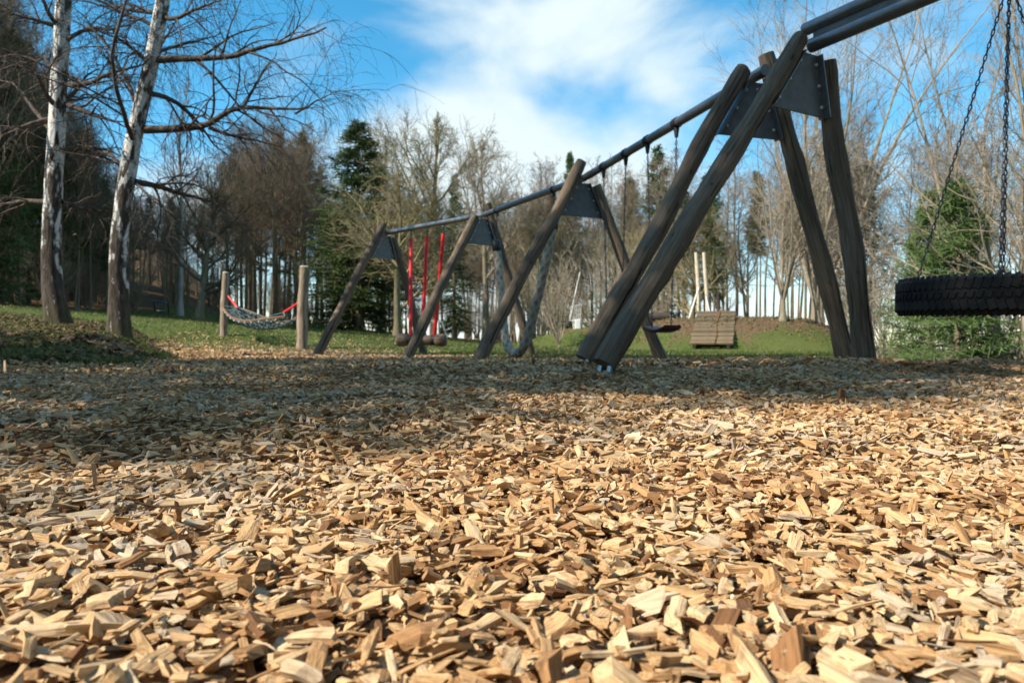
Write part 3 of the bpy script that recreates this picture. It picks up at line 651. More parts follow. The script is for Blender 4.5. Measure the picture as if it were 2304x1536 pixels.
# ------------------------------------------------------------------ mound with ramp and frames
def ramp_thing():
    lo = np.array(W(1600, 789, 21.6)); hi = np.array(W(1612, 704, 25.0)); lo[2] = gz(lo[0], lo[1])+.10; hi[2] = gz(hi[0], hi[1])+.06
    lift = max(gz(*(lo+(hi-lo)*t)[:2])-(lo+(hi-lo)*t)[2] for t in np.linspace(0, 1, 12)); hi[2] += max(0, lift*.5); lo[2] += max(0, lift*.3)
    r = thing('plank_ramp', 'steep plank climbing ramp lying on the grassy mound', 'ramp', (lo[0], lo[1], gz(lo[0], lo[1])))
    ax = unit(hi-lo); n = unit(np.cross(ax, up)); nr = np.cross(n, ax); K = 15; L = np.linalg.norm(hi-lo); w = 1.28
    Mx = Matrix(((n[0], ax[0], nr[0]), (n[1], ax[1], nr[1]), (n[2], ax[2], nr[2])))
    for k in range(K):
        c = lo+ax*L*(k+.5)/K+nr*(.05+.012*math.sin(k*2.7)); mb = MB(); mb.box(c, (w*(1+.02*math.sin(k*5)), L/K*.86, .055), Mx); mb.build('plank', M['plank'], r, bevel=.006)
    for s in (-1, 1):
        mb = MB(); mb.box((lo+hi)/2+n*s*.5-nr*.04, (.10, L, .12), Mx); mb.build('stringer', M['darkwood'], r)
    P = [lo+ax*L*t+nr*(.105+.008*math.sin(t*40))+n*(.10+.03*math.sin(t*9)) for t in np.linspace(-.02, 1.02, 40)]; MB().tube(P, .015, 8).build('climbing_rope', M['brownboard'], r, smooth=True)
    for t in np.linspace(.06, .95, 9):
        q = lo+ax*L*t+n*.10+nr*.11; MB().tube([q-ax*.03, q+ax*.03], .03, 8).build('rope_knot', M['brownboard'], r, smooth=True)
ramp_thing()
def white_frame():
    b = np.array(W(1578, 705, 26.2)); b[2] = gz(b[0], b[1])
    r = thing('pale_post_frame', 'pair of tall pale posts with slanting white braces on top of the mound', 'post frame', tuple(b))
    for px, t, rad in ((1568, 568, .075), (1586, 568, .075)):
        p = np.array(W(px, 705, 26.2)); p[2] = gz(p[0], p[1])-.15; q = np.array(W(px-(4 if px < 1575 else 9)*0-2, t, 26.2)); mb = MB(); logmesh(mb, logpath(p+np.array([.12, 0, 0]), q, px, .01, 16), rad, rad*.85, px, 12, 3); mb.build('post', M['paleboard'], r, smooth=True)
    for u, v in (((1572, 648), (1549, 700)), ((1589, 668), (1601, 696))):
        p, q = np.array(W(*u, 26.1)), np.array(W(*v, 25.9)); q[2] = gz(q[0], q[1])-.05; MB().tube([p, q], .03, 8).build('brace', M['white'], r, smooth=True)
white_frame()
b = np.array(W(1616, 705, 26.0)); b[2] = gz(b[0], b[1]); o = thing('dark_post', 'short dark timber post on top of the mound beside the ramp', 'post', tuple(b))
mb = MB(); t = np.array(W(1616, 660, 26)); logmesh(mb, logpath(b-up*.1, t, 8, .006, 12), .075, .07, 8, 12, 2); mb.build('shaft', M['darkwood'], o, smooth=True); MB().tube([t-up*.01, t+up*.03], [.08, .03], 10).build('cap', M['darkwood'], o)
b = np.array(W(1490, 702, 26.5)); b[2] = gz(b[0], b[1])+.13; o = thing('lying_log', 'dark log lying on the left crest of the mound', 'log', tuple(b))
mb = MB(); logmesh(mb, logpath(b+np.array([-.75, .3, -.03]), b+np.array([.25, -.1, 0]), 14, .01, 12), .15, .15, 14, 14, 2); mb.build('trunk', M['darkwood'], o, smooth=True); MB().tube([b+np.array([.245, -.1, 0]), b+np.array([.262, -.105, 0])], .125, 14).build('cut_end', M['brownboard'], o)
def net_mast():
    b = np.array(W(1300, 748, 27)); b[2] = gz(b[0], b[1]); r = thing('net_mast', 'white slanting mast with a small white climbing net among bare shrubs', 'climbing net', tuple(b))
    t = np.array(W(1305, 612, 27)); f = np.array(W(1282, 722, 27)); MB().tube([f, f+(t-f)*.5, t], [.035, .03, .02], 8).build('mast', M['white'], r, smooth=True)
    mb = MB()
    c0_, c1_, c2_, c3_ = [np.array(W(*p, 27)) for p in ((1283, 690), (1308, 684), (1303, 740), (1291, 742))]
    for s in np.linspace(0, 1, 6): mb.tube([c0_+(c1_-c0_)*s, c3_+(c2_-c3_)*s], .010, 5); mb.tube([c0_+(c3_-c0_)*s, c1_+(c2_-c1_)*s], .010, 5)
    mb.build('net', M['white'], r); f0 = np.array([b[0], b[1], gz(b[0], b[1])+.16]); mb = MB(); mb.box(f0, (.20, .2, .36)); mb.build('foot_block', M['white'], r, bevel=.02)
    MB().tube([f, np.array([b[0], b[1], b[2]+.3])], .02, 6).build('stay', M['white'], r)
net_mast()
def goal(px0, px1, hgt, d, label, mt, back):
    a_, b_ = np.array(W(px0, 700, d)), np.array(W(px1, 700, d)); a_[2] = gz(a_[0], a_[1])+hgt; b_[2] = gz(b_[0], b_[1])+hgt; g = lambda p: np.array([p[0], p[1], gz(p[0], p[1])])
    r = thing('metal_goal', label, 'goal', tuple(g((a_+b_)/2))); rad = .045
    MB().tube([g(a_), a_, b_, g(b_)], rad, 8).build('front_frame', mt, r)
    for p in (a_, b_):
        q = g(p+np.array([back, .9, 0])); m_ = p+np.array([back*.45, .35, 0]); MB().tube([p, m_, q], rad*.8, 8).build('side_stay', mt, r)
    MB().tube([g(a_+np.array([back, .9, 0]))+up*.04, g(b_+np.array([back, .9, 0]))+up*.04], rad*.8, 8).build('ground_bar', mt, r)
goal(966, 986, .82, 31, 'small white metal goal far off behind the log swing', M['white'], .32)
goal(342, 374, .5, 29, 'low grey metal goal at the edge of the dark wood', M['pipe'], -.3)

# ------------------------------------------------------------------ trees
def kids(P, R, m, t0, t1, angd, length, K, rng, up_=0., wob=.12, rr=.6, rend=.25, jit=.3, rmin=.004, rmax=9, flat=0.):
    Nn, Kp, _ = P.shape; t = t0+(t1-t0)*((np.arange(m)[None]+rng.random((Nn, m)))/m)
    x = t*(Kp-1); i0 = np.clip(x.astype(int), 0, Kp-2); f = (x-i0)[..., None]; n = np.arange(Nn)[:, None]
    pos = P[n, i0]*(1-f)+P[n, i0+1]*f; tan = P[n, i0+1]-P[n, i0]; tan /= np.linalg.norm(tan, axis=-1, keepdims=True)+1e-9
    rad = R[n, i0]*(1-f[..., 0])+R[n, i0+1]*f[..., 0]
    v = rng.standard_normal((Nn, m, 3)); v[..., 2] *= (1-flat); pe = v-(v*tan).sum(-1, keepdims=True)*tan; pe /= np.linalg.norm(pe, axis=-1, keepdims=True)+1e-9
    a = np.radians(angd(t) if callable(angd) else angd)*(1+.25*jit*rng.standard_normal((Nn, m)))
    d = np.cos(a)[..., None]*tan+np.sin(a)[..., None]*pe
    plen = np.linalg.norm(np.diff(P, axis=1), axis=-1).sum(1)[:, None]
    L = (length(t, plen))*np.clip(1+jit*rng.standard_normal((Nn, m)), .35, 1.7)
    pos, d, L, rad, t = [q.reshape(Nn*m, -1) for q in (pos, d, L, rad, t)]
    out = np.empty((Nn*m, K, 3)); out[:, 0] = pos; p = pos
    for k in range(1, K):
        u = up_(k/(K-1)) if callable(up_) else up_
        d = d+np.array([0, 0, 1.])*u+wob*rng.standard_normal(d.shape); d /= np.linalg.norm(d, axis=1, keepdims=True)
        p = p+d*L/(K-1); out[:, k] = p
    s = np.linspace(0, 1, K)[None]; r0 = np.clip(rad*rr, rmin, rmax); return out, r0*(1-(1-rend)*s)
def tubes(P, R, S):
    Nn, K, _ = P.shape; T = np.gradient(P, axis=1); T /= np.linalg.norm(T, axis=-1, keepdims=True)+1e-9
    ref = np.where(np.abs(T.mean(1)[:, 2:3]) < .8, np.array([[0, 0, 1.]]), np.array([[1., 0, 0]]))[:, None]
    n1 = np.cross(T, np.broadcast_to(ref, T.shape)); n1 /= np.linalg.norm(n1, axis=-1, keepdims=True)+1e-9; n2 = np.cross(T, n1)
    a = np.arange(S)/S*2*np.pi
    V = P[:, :, None]+R[..., None, None]*(np.cos(a)[:, None]*n1[:, :, None]+np.sin(a)[:, None]*n2[:, :, None])
    b = (np.arange(Nn)*K*S)[:, None, None]; i = (np.arange(K-1)*S)[None, :, None]; j = np.arange(S)[None, None]; j2 = (j+1) % S
    return V.reshape(-1, 3), np.stack([b+i+j, b+i+j2, b+i+S+j2, b+i+S+j], -1).reshape(-1, 4)
def joinl(lst):
    Vs, Fs, n = [], [], 0
    for P, R, S in lst:
        if len(P) == 0: continue
        V, Fq = tubes(P, R, S); Vs.append(V); Fs.append(Fq+n); n += len(V)
    return np.concatenate(Vs), np.concatenate(Fs)
def trunk_path(h, rng, lean=(0, 0), wob=.02, K=14):
    s = np.linspace(0, 1, K); p = np.zeros((K, 3)); p[:, 2] = s*h; ph = rng.uniform(0, 6, 4)
    p[:, 0] = lean[0]*s*h+wob*h*s*(np.sin(s*5+ph[0])+.5*np.sin(s*11+ph[1])); p[:, 1] = lean[1]*s*h+wob*h*s*(np.sin(s*5+ph[2])+.5*np.sin(s*11+ph[3])); return p
def trunk_mesh(P, R, S=12, flare=.5):
    R = np.array(R, float); zz = P[:, 2]-P[0, 2]; mb = MB(); P2 = np.vstack([P[0]-[0, 0, .25], P]); R2 = np.concatenate([[R[0]*(1+flare)], R*(1+flare*np.exp(-zz/.25))])
    mb.tube(P2, R2, S, False); return mesh('trunk', np.concatenate(mb.V), np.concatenate(mb.F4), None, {'lc': np.concatenate(mb.lc)}, True)
class Proto:
    def __init__(s, trunk, crown, mt, mc, name, extra=None, cname='crown'):
        s.t, s.c, s.mt, s.mc, s.name, s.x, s.cname = trunk, crown, mt, mc, name, extra, cname
        for me, m_ in ((trunk, mt), (crown, mc)): me.materials.append(m_)
        if extra: extra[1].materials.append(extra[2])
    def place(s, x, y, sc, rotz, label, group=None, cat='tree', sxy=1.0, tilt=(0, 0), z=None, name=None):
        r = thing(name or s.name, label, cat, (x, y, (gz(x, y) if z is None else z)-.03), group); r.rotation_euler = (tilt[0], tilt[1], rotz); r.scale = (sc*sxy, sc*sxy, sc)
        obj('trunk', s.t, None, r); obj(s.cname, s.c, None, r)
        if s.x: obj(s.x[0], s.x[1], None, r)
        return r
def bare(h, seed, n1=15, n2=9, n3=8, n4=5, t0=.22, ang=50, l1=.42, r=.02, up_=.10, mt='oak', mc='oaktwig', name='bare_tree', lean=(0, 0), shape=None, tw=.0075, ht=.88):
    rng = np.random.default_rng(seed); T = trunk_path(h*ht, rng, lean, .018, 14); s = np.linspace(0, 1, 14); R = h*r*(1-.86*s)
    shape = shape or (lambda t: np.sin(np.pi*np.clip(.25+.72*t, 0, 1))**.8)
    P1, R1 = kids(T[None], R[None], n1, t0, .99, lambda t: ang*(1.25-.65*t), lambda t, L: l1*h*shape(t), 9, rng, up_, .13, .62, .18, .18)
    P2, R2 = kids(P1, R1, n2, .15, 1, 42, lambda t, L: L*.48*(1.1-.6*t), 7, rng, up_*.7, .16, .6, .25, .3, tw*1.3)
    P3, R3 = kids(P2, R2, n3, .1, 1, 42, lambda t, L: L*.5*(1.1-.5*t), 5, rng, up_*.6, .2, .6, .4, .3, tw)
    lv = [(P1, R1, 6), (P2, R2, 4), (P3, R3, 3)]
    if n4:
        P4, R4 = kids(P3, R3, n4, .1, 1, 40, lambda t, L: L*.55, 3, rng, up_*.5, .22, .6, .5, .3, tw*.75); lv.append((P4, R4, 3))
    V, Fq = joinl(lv); return Proto(trunk_mesh(T, R), mesh('crown', V, Fq), M[mt], M[mc], name)
def vase(h, seed, stems=9, n2=12, n3=8, n4=5, spread=22, mt='beech', mc='beechtwig', name='multi_stemmed_tree', th=.12, r=.0145, tw=.006):
    rng = np.random.default_rng(seed); T = trunk_path(h*th, rng, (0, 0), .02, 8); R = h*r*(1-.25*np.linspace(0, 1, 8))
    P1, R1 = kids(T[None], R[None], stems, .55, 1, spread, lambda t, L: h*.88*(.75+.25*t), 14, rng, .035, .055, .52, .14, .12)
    P2, R2 = kids(P1, R1, n2, .18, 1, 34, lambda t, L: L*.34*(1.1-.6*t), 8, rng, .06, .10, .55, .22, .3, tw*1.4)
    P3, R3 = kids(P2, R2, n3, .1, 1, 36, lambda t, L: L*.45*(1.1-.5*t), 5, rng, .05, .14, .6, .4, .3, tw)
    lv = [(P1, R1, 8), (P2, R2, 4), (P3, R3, 3)]
    if n4:
        P4, R4 = kids(P3, R3, n4, .1, 1, 36, lambda t, L: L*.5, 3, rng, .04, .2, .6, .5, .3, tw*.75); lv.append((P4, R4, 3))
    V, Fq = joinl(lv); return Proto(trunk_mesh(T, R), mesh('crown', V, Fq), M[mt], M[mc], name)
def spruce(h, seed, nb=190, ns=22, nt=5, base=.05, wid=.20, mc='needle', droop=-.10, name='spruce_tree', nr=.016, pw=.85, tr=.014):
    rng = np.random.default_rng(seed); T = trunk_path(h, rng, (0, 0), .004, 14); R = h*tr*(1-.96*np.linspace(0, 1, 14))
    P1, R1 = kids(T[None], R[None], nb, base, .985, lambda t: 98-45*t, lambda t, L: h*wid*((1-t)**pw+.03)*np.where(t < base+.1, .75, 1), 7, rng, lambda k: droop if k < .6 else -droop*.8, .06, .35, .2, .22, .006, .05)
    P2, R2 = kids(P1, R1, ns, .12, 1, 55, lambda t, L: .16+L*.26*(1.1-t), 4, rng, -.16, .1, .5, .35, .3, nr, nr*1.3, .75)
    lv2 = [(P2, R2, 3)]
    if nt:
        P3, R3 = kids(P2, R2, nt, .15, 1, 50, lambda t, L: .05+L*.4, 2, rng, 0, .1, .9, .25, .3, nr*.8, nr, .3); lv2.append((P3, R3, 3))
    V, Fq = joinl(lv2); V1, F1 = joinl([(P1, R1, 4)])
    return Proto(trunk_mesh(T, R, 10, .3), mesh('crown', V, Fq), M['forest'], M[mc], name, ('branches', mesh('branches', V1, F1), M['darktwig']))
def at(px, d): x = (px-CX)/F*d; return x, d
def hfor(px, pyt, d):                                      # height that puts the top at row pyt
    x, y = at(px, d); return CAMH+(HY-pyt)/F*d-gz(x, y)
def put(pr, h0, px, pyt, d, label, rotz=None, group=None, sxy=1.0, **k):
    x, y = at(px, d); return pr.place(x, y, hfor(px, pyt, d)/h0, random.uniform(0, 6.28) if rotz is None else rotz, label, group, sxy=sxy, **k)

# --- the two big birches on the left bank
def birch(name, label, d, trunk_px, limbs, seed, r0, r1):
    rng = np.random.default_rng(seed); pts = [W(x, y, d) for x, y in trunk_px]; b = np.array(pts[0]); b[2] = gz(b[0], b[1])
    ax = np.array(pts[-1])-np.array(pts[-2]); ax[1] = 0; ax = unit(ax)
    pts = [tuple(b-up*.15)]+[tuple(p) for p in pts[1:]]+[tuple(np.array(pts[-1])+ax*2.5), tuple(np.array(pts[-1])+ax*5.5+up*.6)]
    P = smoothpath(pts, 46, 2); s = np.linspace(0, 1, 46); top_s = .58
    R = np.interp(s, [0, top_s, 1], [r0, r1, .02])*(1+.55*np.exp(-s*46/1.3))
    root = thing(name, label, 'tree', tuple(b)); mb = MB()
    S = 22; a = np.arange(S)/S*2*np.pi; RR = R[:, None]*(1+.035*np.sin(3*a+s[:, None]*9)+.03*rng.standard_normal((46, S))+.12*np.exp(-s[:, None]*20)*np.sin(5*a+1))
    mb.tube(P, RR, S, False); mb.build('trunk', M['birch'], root, smooth=True)
    PL, RL = [], []
    for pl, rr, dd in limbs:
        q = [np.array(W(x, y, d+dd*k/(len(pl)-1))) for k, (x, y) in enumerate(pl)]
        sp = smoothpath(q, 16, 2); sp = sp+np.cumsum(rng.normal(0, .012, (16, 3)), 0)*np.linspace(0, 1, 16)[:, None]; PL.append(sp); RL.append(rr*(1-.80*np.linspace(0, 1, 16)))
    # more limbs all round, in front and behind, and above the picture
    Pg, Rg = kids(P[None], np.minimum(R, .16)[None], 15, .26, .97, 62, lambda t, L: 2.3*(1.15-.5*t), 16, rng, lambda k: .05 if k < .5 else -.07, .14, .33, .15, .3, .008, .05)
    PL = np.concatenate([np.array(PL), Pg]); RL = np.concatenate([np.array(RL), Rg])
    P2, R2 = kids(PL, RL, 10, .12, 1, 45, lambda t, L: .35+L*.34*(1.1-.4*t), 8, rng, lambda k: .04 if k < .4 else -.07, .17, .5, .25, .35, .0065)
    P3, R3 = kids(P2, R2, 5, .1, 1, 48, lambda t, L: .22+L*.40, 7, rng, -.17, .17, .6, .4, .35, .0034)
    P4, R4 = kids(P3, R3, 2, .15, 1, 38, lambda t, L: .12+L*.45, 5, rng, -.24, .18, .7, .5, .35, .0029)
    V, Fq = joinl([(PL, RL, 8), (P2, R2, 4)]); obj('branches', mesh('branches', V-b, Fq, smooth=True), M['birchtwig'], root)
    V, Fq = joinl([(P3, R3, 3), (P4, R4, 3)]); o = obj('crown', mesh('crown', V-b, Fq), M['birchtwig'], root); return root
birch('birch_tree', 'near birch at the far left with a straight white and black trunk', 11.5,
      [(133, 728), (117, 640), (115, 553), (123, 387), (131, 221), (137, 110), (143, 0), (146, -60)],
      [([(150, 190), (195, 192), (238, 165), (300, 148), (335, 120)], .045, -.6), ([(148, 235), (200, 256), (250, 275), (290, 297)], .05, -.5), ([(145, 338), (190, 335), (235, 358), (272, 388)], .04, .5),
       ([(112, 270), (60, 282), (20, 300), (-40, 320)], .05, -.7), ([(104, 455), (50, 452), (0, 466), (-60, 480)], .045, .5), ([(140, 455), (190, 468), (250, 500)], .04, .6),
       ([(120, 300), (70, 240), (30, 190), (-20, 170)], .04, .8), ([(150, 90), (200, 60), (260, 70), (330, 40)], .035, -.8), ([(125, 60), (70, 40), (10, 20)], .04, -.4)], 5, .150, .100)
birch('birch_tree', 'near leaning birch with long dark limbs reaching right over the meadow', 11.3,
      [(267, 742), (267, 640), (267, 553), (284, 409), (308, 277), (342, 138), (366, 0), (378, -60)],
      [([(356, 135), (420, 132), (520, 130), (560, 118), (600, 104), (650, 92), (720, 80), (745, 66)], .062, -.7), ([(325, 292), (400, 291), (470, 287), (505, 262), (545, 246), (610, 252), (665, 256), (705, 252)], .068, -.5),
       ([(470, 287), (520, 306), (580, 325), (640, 345)], .035, .3), ([(545, 246), (570, 195), (600, 150), (625, 120)], .03, .4), ([(665, 256), (700, 235), (735, 212), (760, 200)], .02, -.4),
       ([(343, 212), (370, 216), (410, 240), (440, 275), (470, 325), (500, 345)], .045, .6), ([(304, 409), (350, 418), (410, 440), (475, 458)], .055, .5), ([(305, 412), (335, 440), (370, 465)], .025, -.5),
       ([(325, 132), (300, 110), (270, 85), (245, 62)], .04, -.5), ([(362, 30), (300, 26), (260, 18), (225, -5)], .045, .6), ([(372, 40), (400, 46), (450, 20), (520, 2)], .04, -.6),
       ([(350, 120), (390, 105), (450, 98), (500, 80)], .03, .8), ([(290, 385), (250, 350), (215, 335), (160, 330)], .035, .8)], 9, .150, .088)

# --- prototypes
OAK = [bare(10, 21, 22, 10, 8, 4, .14, 50, .40, .020), bare(10, 22, 20, 9, 8, 4, .16, 46, .38, .018), bare(10, 23, 16, 9, 8, 4, .30, 40, .34, .016, .14, 'beech', 'beechtwig')]
SLIM = [bare(14, 31+k, 24, 7, 6, 3, (.40, .5, .34)[k], 60, .20, .0072, .05, 'forest', 'foresttwig', 'slim_bare_tree', ((0, 0), (.03, .01), (-.03, .02))[k], lambda t: np.sin(np.pi*np.clip(.15+.75*t, 0, 1)), .0062, .96) for k in range(3)]
VASE = [vase(12, 41), vase(12, 42, 7, 12, 8, 5, 17)]
HAZEL = [vase(3.5, 51+k, 20, 6, 5, 0, 24, 'beech', 'beechtwig', 'hazel_shrub', .03, .012, .006) for k in range(2)]
SPR = [spruce(11, 61, 230, 22, 2, .03, nr=.020), spruce(11, 62, 180, 20, 2, .05, .18, nr=.020)]
SPRB = spruce(7, 63, 150, 22, 2, .02, .24, 'needle2', -.06, 'bright_spruce_tree', .013)
FSPR = [spruce(16, 64, 90, 20, 3, .52, .13, 'needle3', -.06, 'forest_spruce_tree', .022, .6, .0085), spruce(16, 65, 100, 20, 3, .30, .15, 'needle', -.08, 'forest_spruce_tree', .022, .7, .0085)]
PINE = spruce(10, 66, 80, 22, 3, .15, .30, 'needle3', .02, 'layered_conifer', .018, .45)

# --- single trees of the middle distance
def slim_birch():
    p = bare(12, 71, 24, 7, 6, 2, .42, 40, .20, .0105, .12, 'birchpale', 'foresttwig', 'slender_birch', (.02, 0), None, .006, .97); put(p, 12*.97, 405, 180, 29, 'slender pale birch between the leaning birch and the hammock', .3)
slim_birch()
DARK = bare(8, 72, 22, 9, 7, 2, .16, 62, .48, .026, .07, 'forest', 'darktwig', 'spreading_tree', (.10, 0), None, .007)
put(DARK, 8*.9, 448, 395, 26, 'dark spreading tree with bare limbs fanning right above the hammock', 0.2)
put(SPR[0], 11, 808, 268, 36, 'tall dark green spruce left of the bare round crowned trees', 1.0, sxy=1.8)
put(FSPR[0], 16, 683, 298, 45, 'tallest forest spruce behind the right hammock post', .3, sxy=1.2)
put(FSPR[1], 16, 652, 345, 50, 'dark forest spruce between the two tall ones behind the hammock', .8, sxy=1.1)
put(FSPR[1], 16, 722, 372, 46, 'forest spruce close left of the tall dark green spruce', 2.8, sxy=1.0)
put(FSPR[1], 16, 575, 352, 48, 'forest spruce above the left half of the hammock', 4.1, sxy=1.1)
put(FSPR[0], 16, 622, 318, 47, 'tall forest spruce behind the middle of the hammock', 1.9, sxy=1.2)
put(SPR[1], 11, 765, 500, 38, 'shorter dark spruce at the left foot of the tall spruce', 2.0, sxy=1.9)
put(OAK[0], 9.4, 978, 262, 33, 'largest bare round crowned tree behind the log swing', .5, sxy=1.0)
put(OAK[1], 9.4, 895, 385, 31, 'smaller mossy bare tree with a dark trunk left of the red poles', 2.2, sxy=1.25)
put(OAK[2], 9.4, 1092, 305, 37, 'bare tree with a pale rounded crown right of the largest one', 3.3, sxy=1.0)
put(OAK[1], 9.4, 860, 300, 39, 'bare twiggy tree growing against the tall spruce', 4.4, sxy=.8)
put(SPR[1], 11, 1022, 390, 43, 'spruce half hidden behind the bare round crowned trees', .4, sxy=.9)
put(SPR[0], 11, 1285, 340, 47, 'spruce top rising behind the third log trestle', 1.7, sxy=.7)
put(SPR[1], 11, 1478, 325, 52, 'spruce behind the chains of the plain swings', .9, sxy=1.0)
put(SPR[1], 11, 1420, 400, 56, 'farther spruce beside the one behind the swing chains', 3.9, sxy=1.0)
x, y = at(1762, 23.6); VASE[1].place(x, y, 6.6/12, 1.1, 'mossy many stemmed tree growing on the mound right of the ramp', sxy=1.05)
x, y = at(1835, 28); VASE[0].place(x, y, 15.5/12, 2.0, 'tall grey vase shaped tree behind the near trestle', sxy=1.0)
x, y = at(2290, 15.0); VASE[1].place(x, y, 12.0/12, 4.2, 'tall bare tree with upright grey stems behind the tyre chains', sxy=.85, tilt=(0, -.02))
x, y = at(2250, 22); VASE[0].place(x, y, 10/12, .4, 'bare leaning grey tree behind the tyre swing', sxy=1.0, tilt=(0, -.22))
put(SPRB, 7, 2155, 402, 15.5, 'bright green young spruce behind the tyre', .5, sxy=1.25)
put(SPRB, 7, 2088, 428, 19, 'slimmer green spruce left of the one behind the tyre', 2.5, sxy=1.0)
put(PINE, 10, 1945, 370, 31, 'layered grey green conifer behind the right log legs', .3, sxy=.85)
x, y = at(1842, 24.6); OAK[2].place(x, y, .52, 2.9, 'small leaning tree with a mossy foot on the right slope of the mound', tilt=(0, .16))
for k, (px, d, s) in enumerate(((1258, 24.5, 1.0), (1392, 27, .95), (1215, 33, 1.1), (1455, 31, 1.1), (1340, 31, 1.2))):
    x, y = at(px, d); HAZEL[k % 2].place(x, y, s, k*1.7, ('bare hazel shrub of many thin stems right of the rope swing', 'bare shrub behind the crossing dark logs', 'bare shrub far back beside the rope swing', 'bare shrub behind the maroon swing seat', 'bare shrub behind the white climbing net')[k], cat='shrub', group='bare shrubs at the meadow edge')

# --- the woods: slim trees and forest spruces one by one
rng = np.random.default_rng(99)
def wood(n, pxr, edge, depth, tops, mix, label, group, flab, smin=.9):
    for k in range(n):
        px = rng.uniform(*pxr); d = edge(px)+depth*rng.random()**1.2; pt = tops(px)+rng.normal(0, 28); x, y = at(px, d); h = CAMH+(HY-pt)/F*d-gz(x, y)
        h = max(h, 4.5)
        if rng.random() < mix: FSPR[rng.integers(0, 2)].place(x, y, h/16, rng.uniform(0, 6.28), flab, group+', spruces', sxy=rng.uniform(.8, 1.15))
        else: SLIM[rng.integers(0, 3)].place(x, y, h/13.5, rng.uniform(0, 6.28), label, group, sxy=rng.uniform(.8, 1.25), tilt=(rng.normal(0, .02), rng.normal(0, .03)))
eL = lambda px: np.interp(px, [-300, 0, 250, 400, 750], [18, 20, 27, 33, 44])
wood(110, (-260, 240), eL, 16, lambda px: np.interp(px, [-300, 0, 70, 130, 240], [-150, -40, 120, 260, 370]), .42, 'slim bare tree in the dark wood behind the two near birches', 'trees of the dark wood at far left', 'forest spruce in the dark wood behind the two near birches')
wood(52, (240, 480), eL, 20, lambda px: np.interp(px, [240, 330, 480], [400, 470, 450]), .15, 'slim bare tree at the low wood edge beyond the leaning birch', 'trees of the low wood edge', 'forest spruce at the low wood edge beyond the leaning birch')
wood(50, (470, 750), eL, 16, lambda px: np.interp(px, [470, 560, 620, 680, 720, 750], [400, 350, 330, 320, 380, 470]), .10, 'tall slim bare tree in the wood behind the hammock', 'trees of the wood behind the hammock', 'tall forest spruce in the wood behind the hammock')
wood(58, (740, 1220), lambda px: 50, 26, lambda px: 470, .12, 'slim bare tree in the open wood behind the round crowned trees', 'trees of the open wood in the middle', 'forest spruce in the open wood behind the round crowned trees')
wood(54, (1180, 1760), lambda px: 38, 26, lambda px: np.interp(px, [1180, 1300, 1500, 1760], [430, 440, 400, 380]), .12, 'slim bare tree in the brown wood behind the mound', 'trees of the brown wood behind the mound', 'forest spruce in the brown wood behind the mound')
wood(40, (430, 1250), lambda px: 66, 30, lambda px: 520, .1, 'slim bare tree in the farthest row of the wood', 'farthest trees of the wood', 'forest spruce in the farthest row of the wood')
for k in range(9):
    px = 1190+k*62+rng.uniform(-20, 20); x, y = at(px, 35+rng.uniform(0, 8)); OAK[k % 3].place(x, y, rng.uniform(.62, .85), rng.uniform(0, 6.28), 'twiggy bare tree before the brown wood, '+('right of the rope swing', 'above the white climbing net', 'behind the third trestle leg', 'behind the first swing chains', 'between the two plain swings', 'behind the crossing dark logs', 'behind the pale posts', 'above the plank ramp', 'left of the tree on the mound')[k], 'twiggy trees before the brown wood', sxy=.9)
wood(30, (1800, 2420), lambda px: 26, 30, lambda px: 330, .1, 'slim bare tree far down the slope at right', 'trees down the right slope', 'forest spruce far down the slope at right')
for k in range(44):
    px = rng.uniform(-150, 760) if k > 18 else rng.uniform(-150, 300); d = eL(px)-1+rng.uniform(0, 12); x, y = at(px, d); HAZEL[k % 2].place(x, y, rng.uniform(.5, .9), rng.uniform(0, 6.28), 'thin bare undergrowth shrub along the edge of the wood', 'undergrowth along the wood edge', cat='shrub')
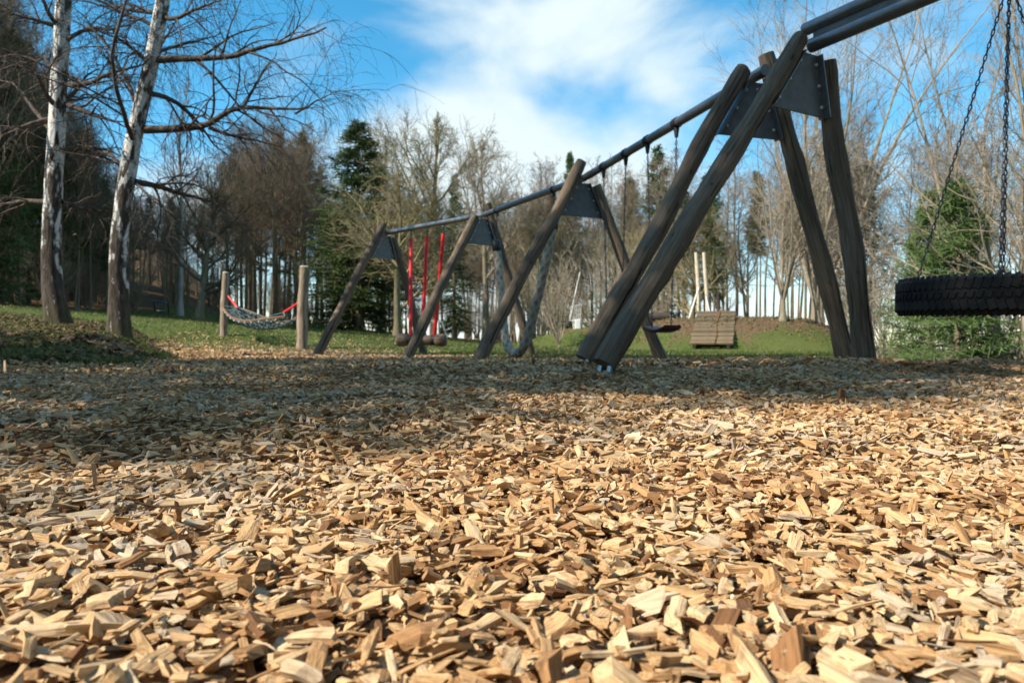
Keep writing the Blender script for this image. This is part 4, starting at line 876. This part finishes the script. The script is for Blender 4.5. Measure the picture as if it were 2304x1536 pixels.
for k, (px, d, pt, q) in enumerate(((-60, 21, -150, 1.0), (20, 25, 60, .9), (62, 31, 250, .9), (185, 33, 330, .9), (232, 37, 400, .9), (110, 36, 330, 1.0), (-150, 25, -100, 1.0))):
    put(SPR[k % 2], 11, px, pt, d, ('tall dark spruce cut by the left edge of the picture', 'dark spruce left of the near straight birch', 'lower spruce close left of the straight birch trunk', 'dark spruce seen between the two near birches', 'low spruce just left of the leaning birch', 'spruce hidden behind the straight birch trunk', 'spruce beyond the left edge of the picture')[k], sxy=q)
for k, (px, d, c) in enumerate(((1985, 22, 1.3), (2040, 26, 1.5), (2110, 26, 1.3), (2210, 26, 1.4), (2290, 24, 1.2), (1930, 30, 1.6))):
    x, y = at(px, d); HAZEL[k % 2].place(x, y, c, k*2.1, ('bare shrub just right of the near log legs', 'bare shrub in the gap left of the tyre', 'bare shrub under the left edge of the tyre', 'bare shrub under the middle of the tyre', 'bare shrub under the tyre at the right edge of the picture', 'bare shrub behind the foot of the right log legs')[k], cat='shrub', group='bare shrubs down the right slope')
wood(12, (1730, 1930), lambda px: 34, 26, lambda px: 400, .2, 'slim bare tree in the gap right of the tree on the mound', 'trees right of the mound', 'forest spruce in the gap right of the tree on the mound')
for k in range(34):
    px = rng.uniform(560, 1260); d = rng.uniform(46, 62); x, y = at(px, d); HAZEL[k % 2].place(x, y, rng.uniform(.7, 1.25), rng.uniform(0, 6.28), 'thin bare undergrowth shrub in the open wood behind the round crowned trees', 'undergrowth of the open wood', cat='shrub')
# --- tall spruces standing outside the picture on the left: they shade the chip bed
for k, (x, y, h, s) in enumerate(((-10, -1.0, 22, .86), (-10.2, 2.2, 20, .85), (-11.2, 4.6, 19, .85))):
    SPR[k % 2].place(x, y, h/11, k*1.3, 'tall spruce left of the playground, outside the picture', 'spruces left of the playground', sxy=s)
# --- spruces added behind the camera to cut sky light, open toward the sun
for k in range(15):
    a = math.radians(205+k*12.0); r = 10.5+2.2*math.sin(k*2.3)
    if 194 < math.degrees(a) < 232: continue
    SPR[k % 2].place(r*math.cos(a)*1.1, r*math.sin(a), (13+2.5*math.sin(k*1.7))/11, k*.9, 'tall unseen spruce added behind the camera to cut sky light', 'added spruces behind the camera', sxy=1.25)
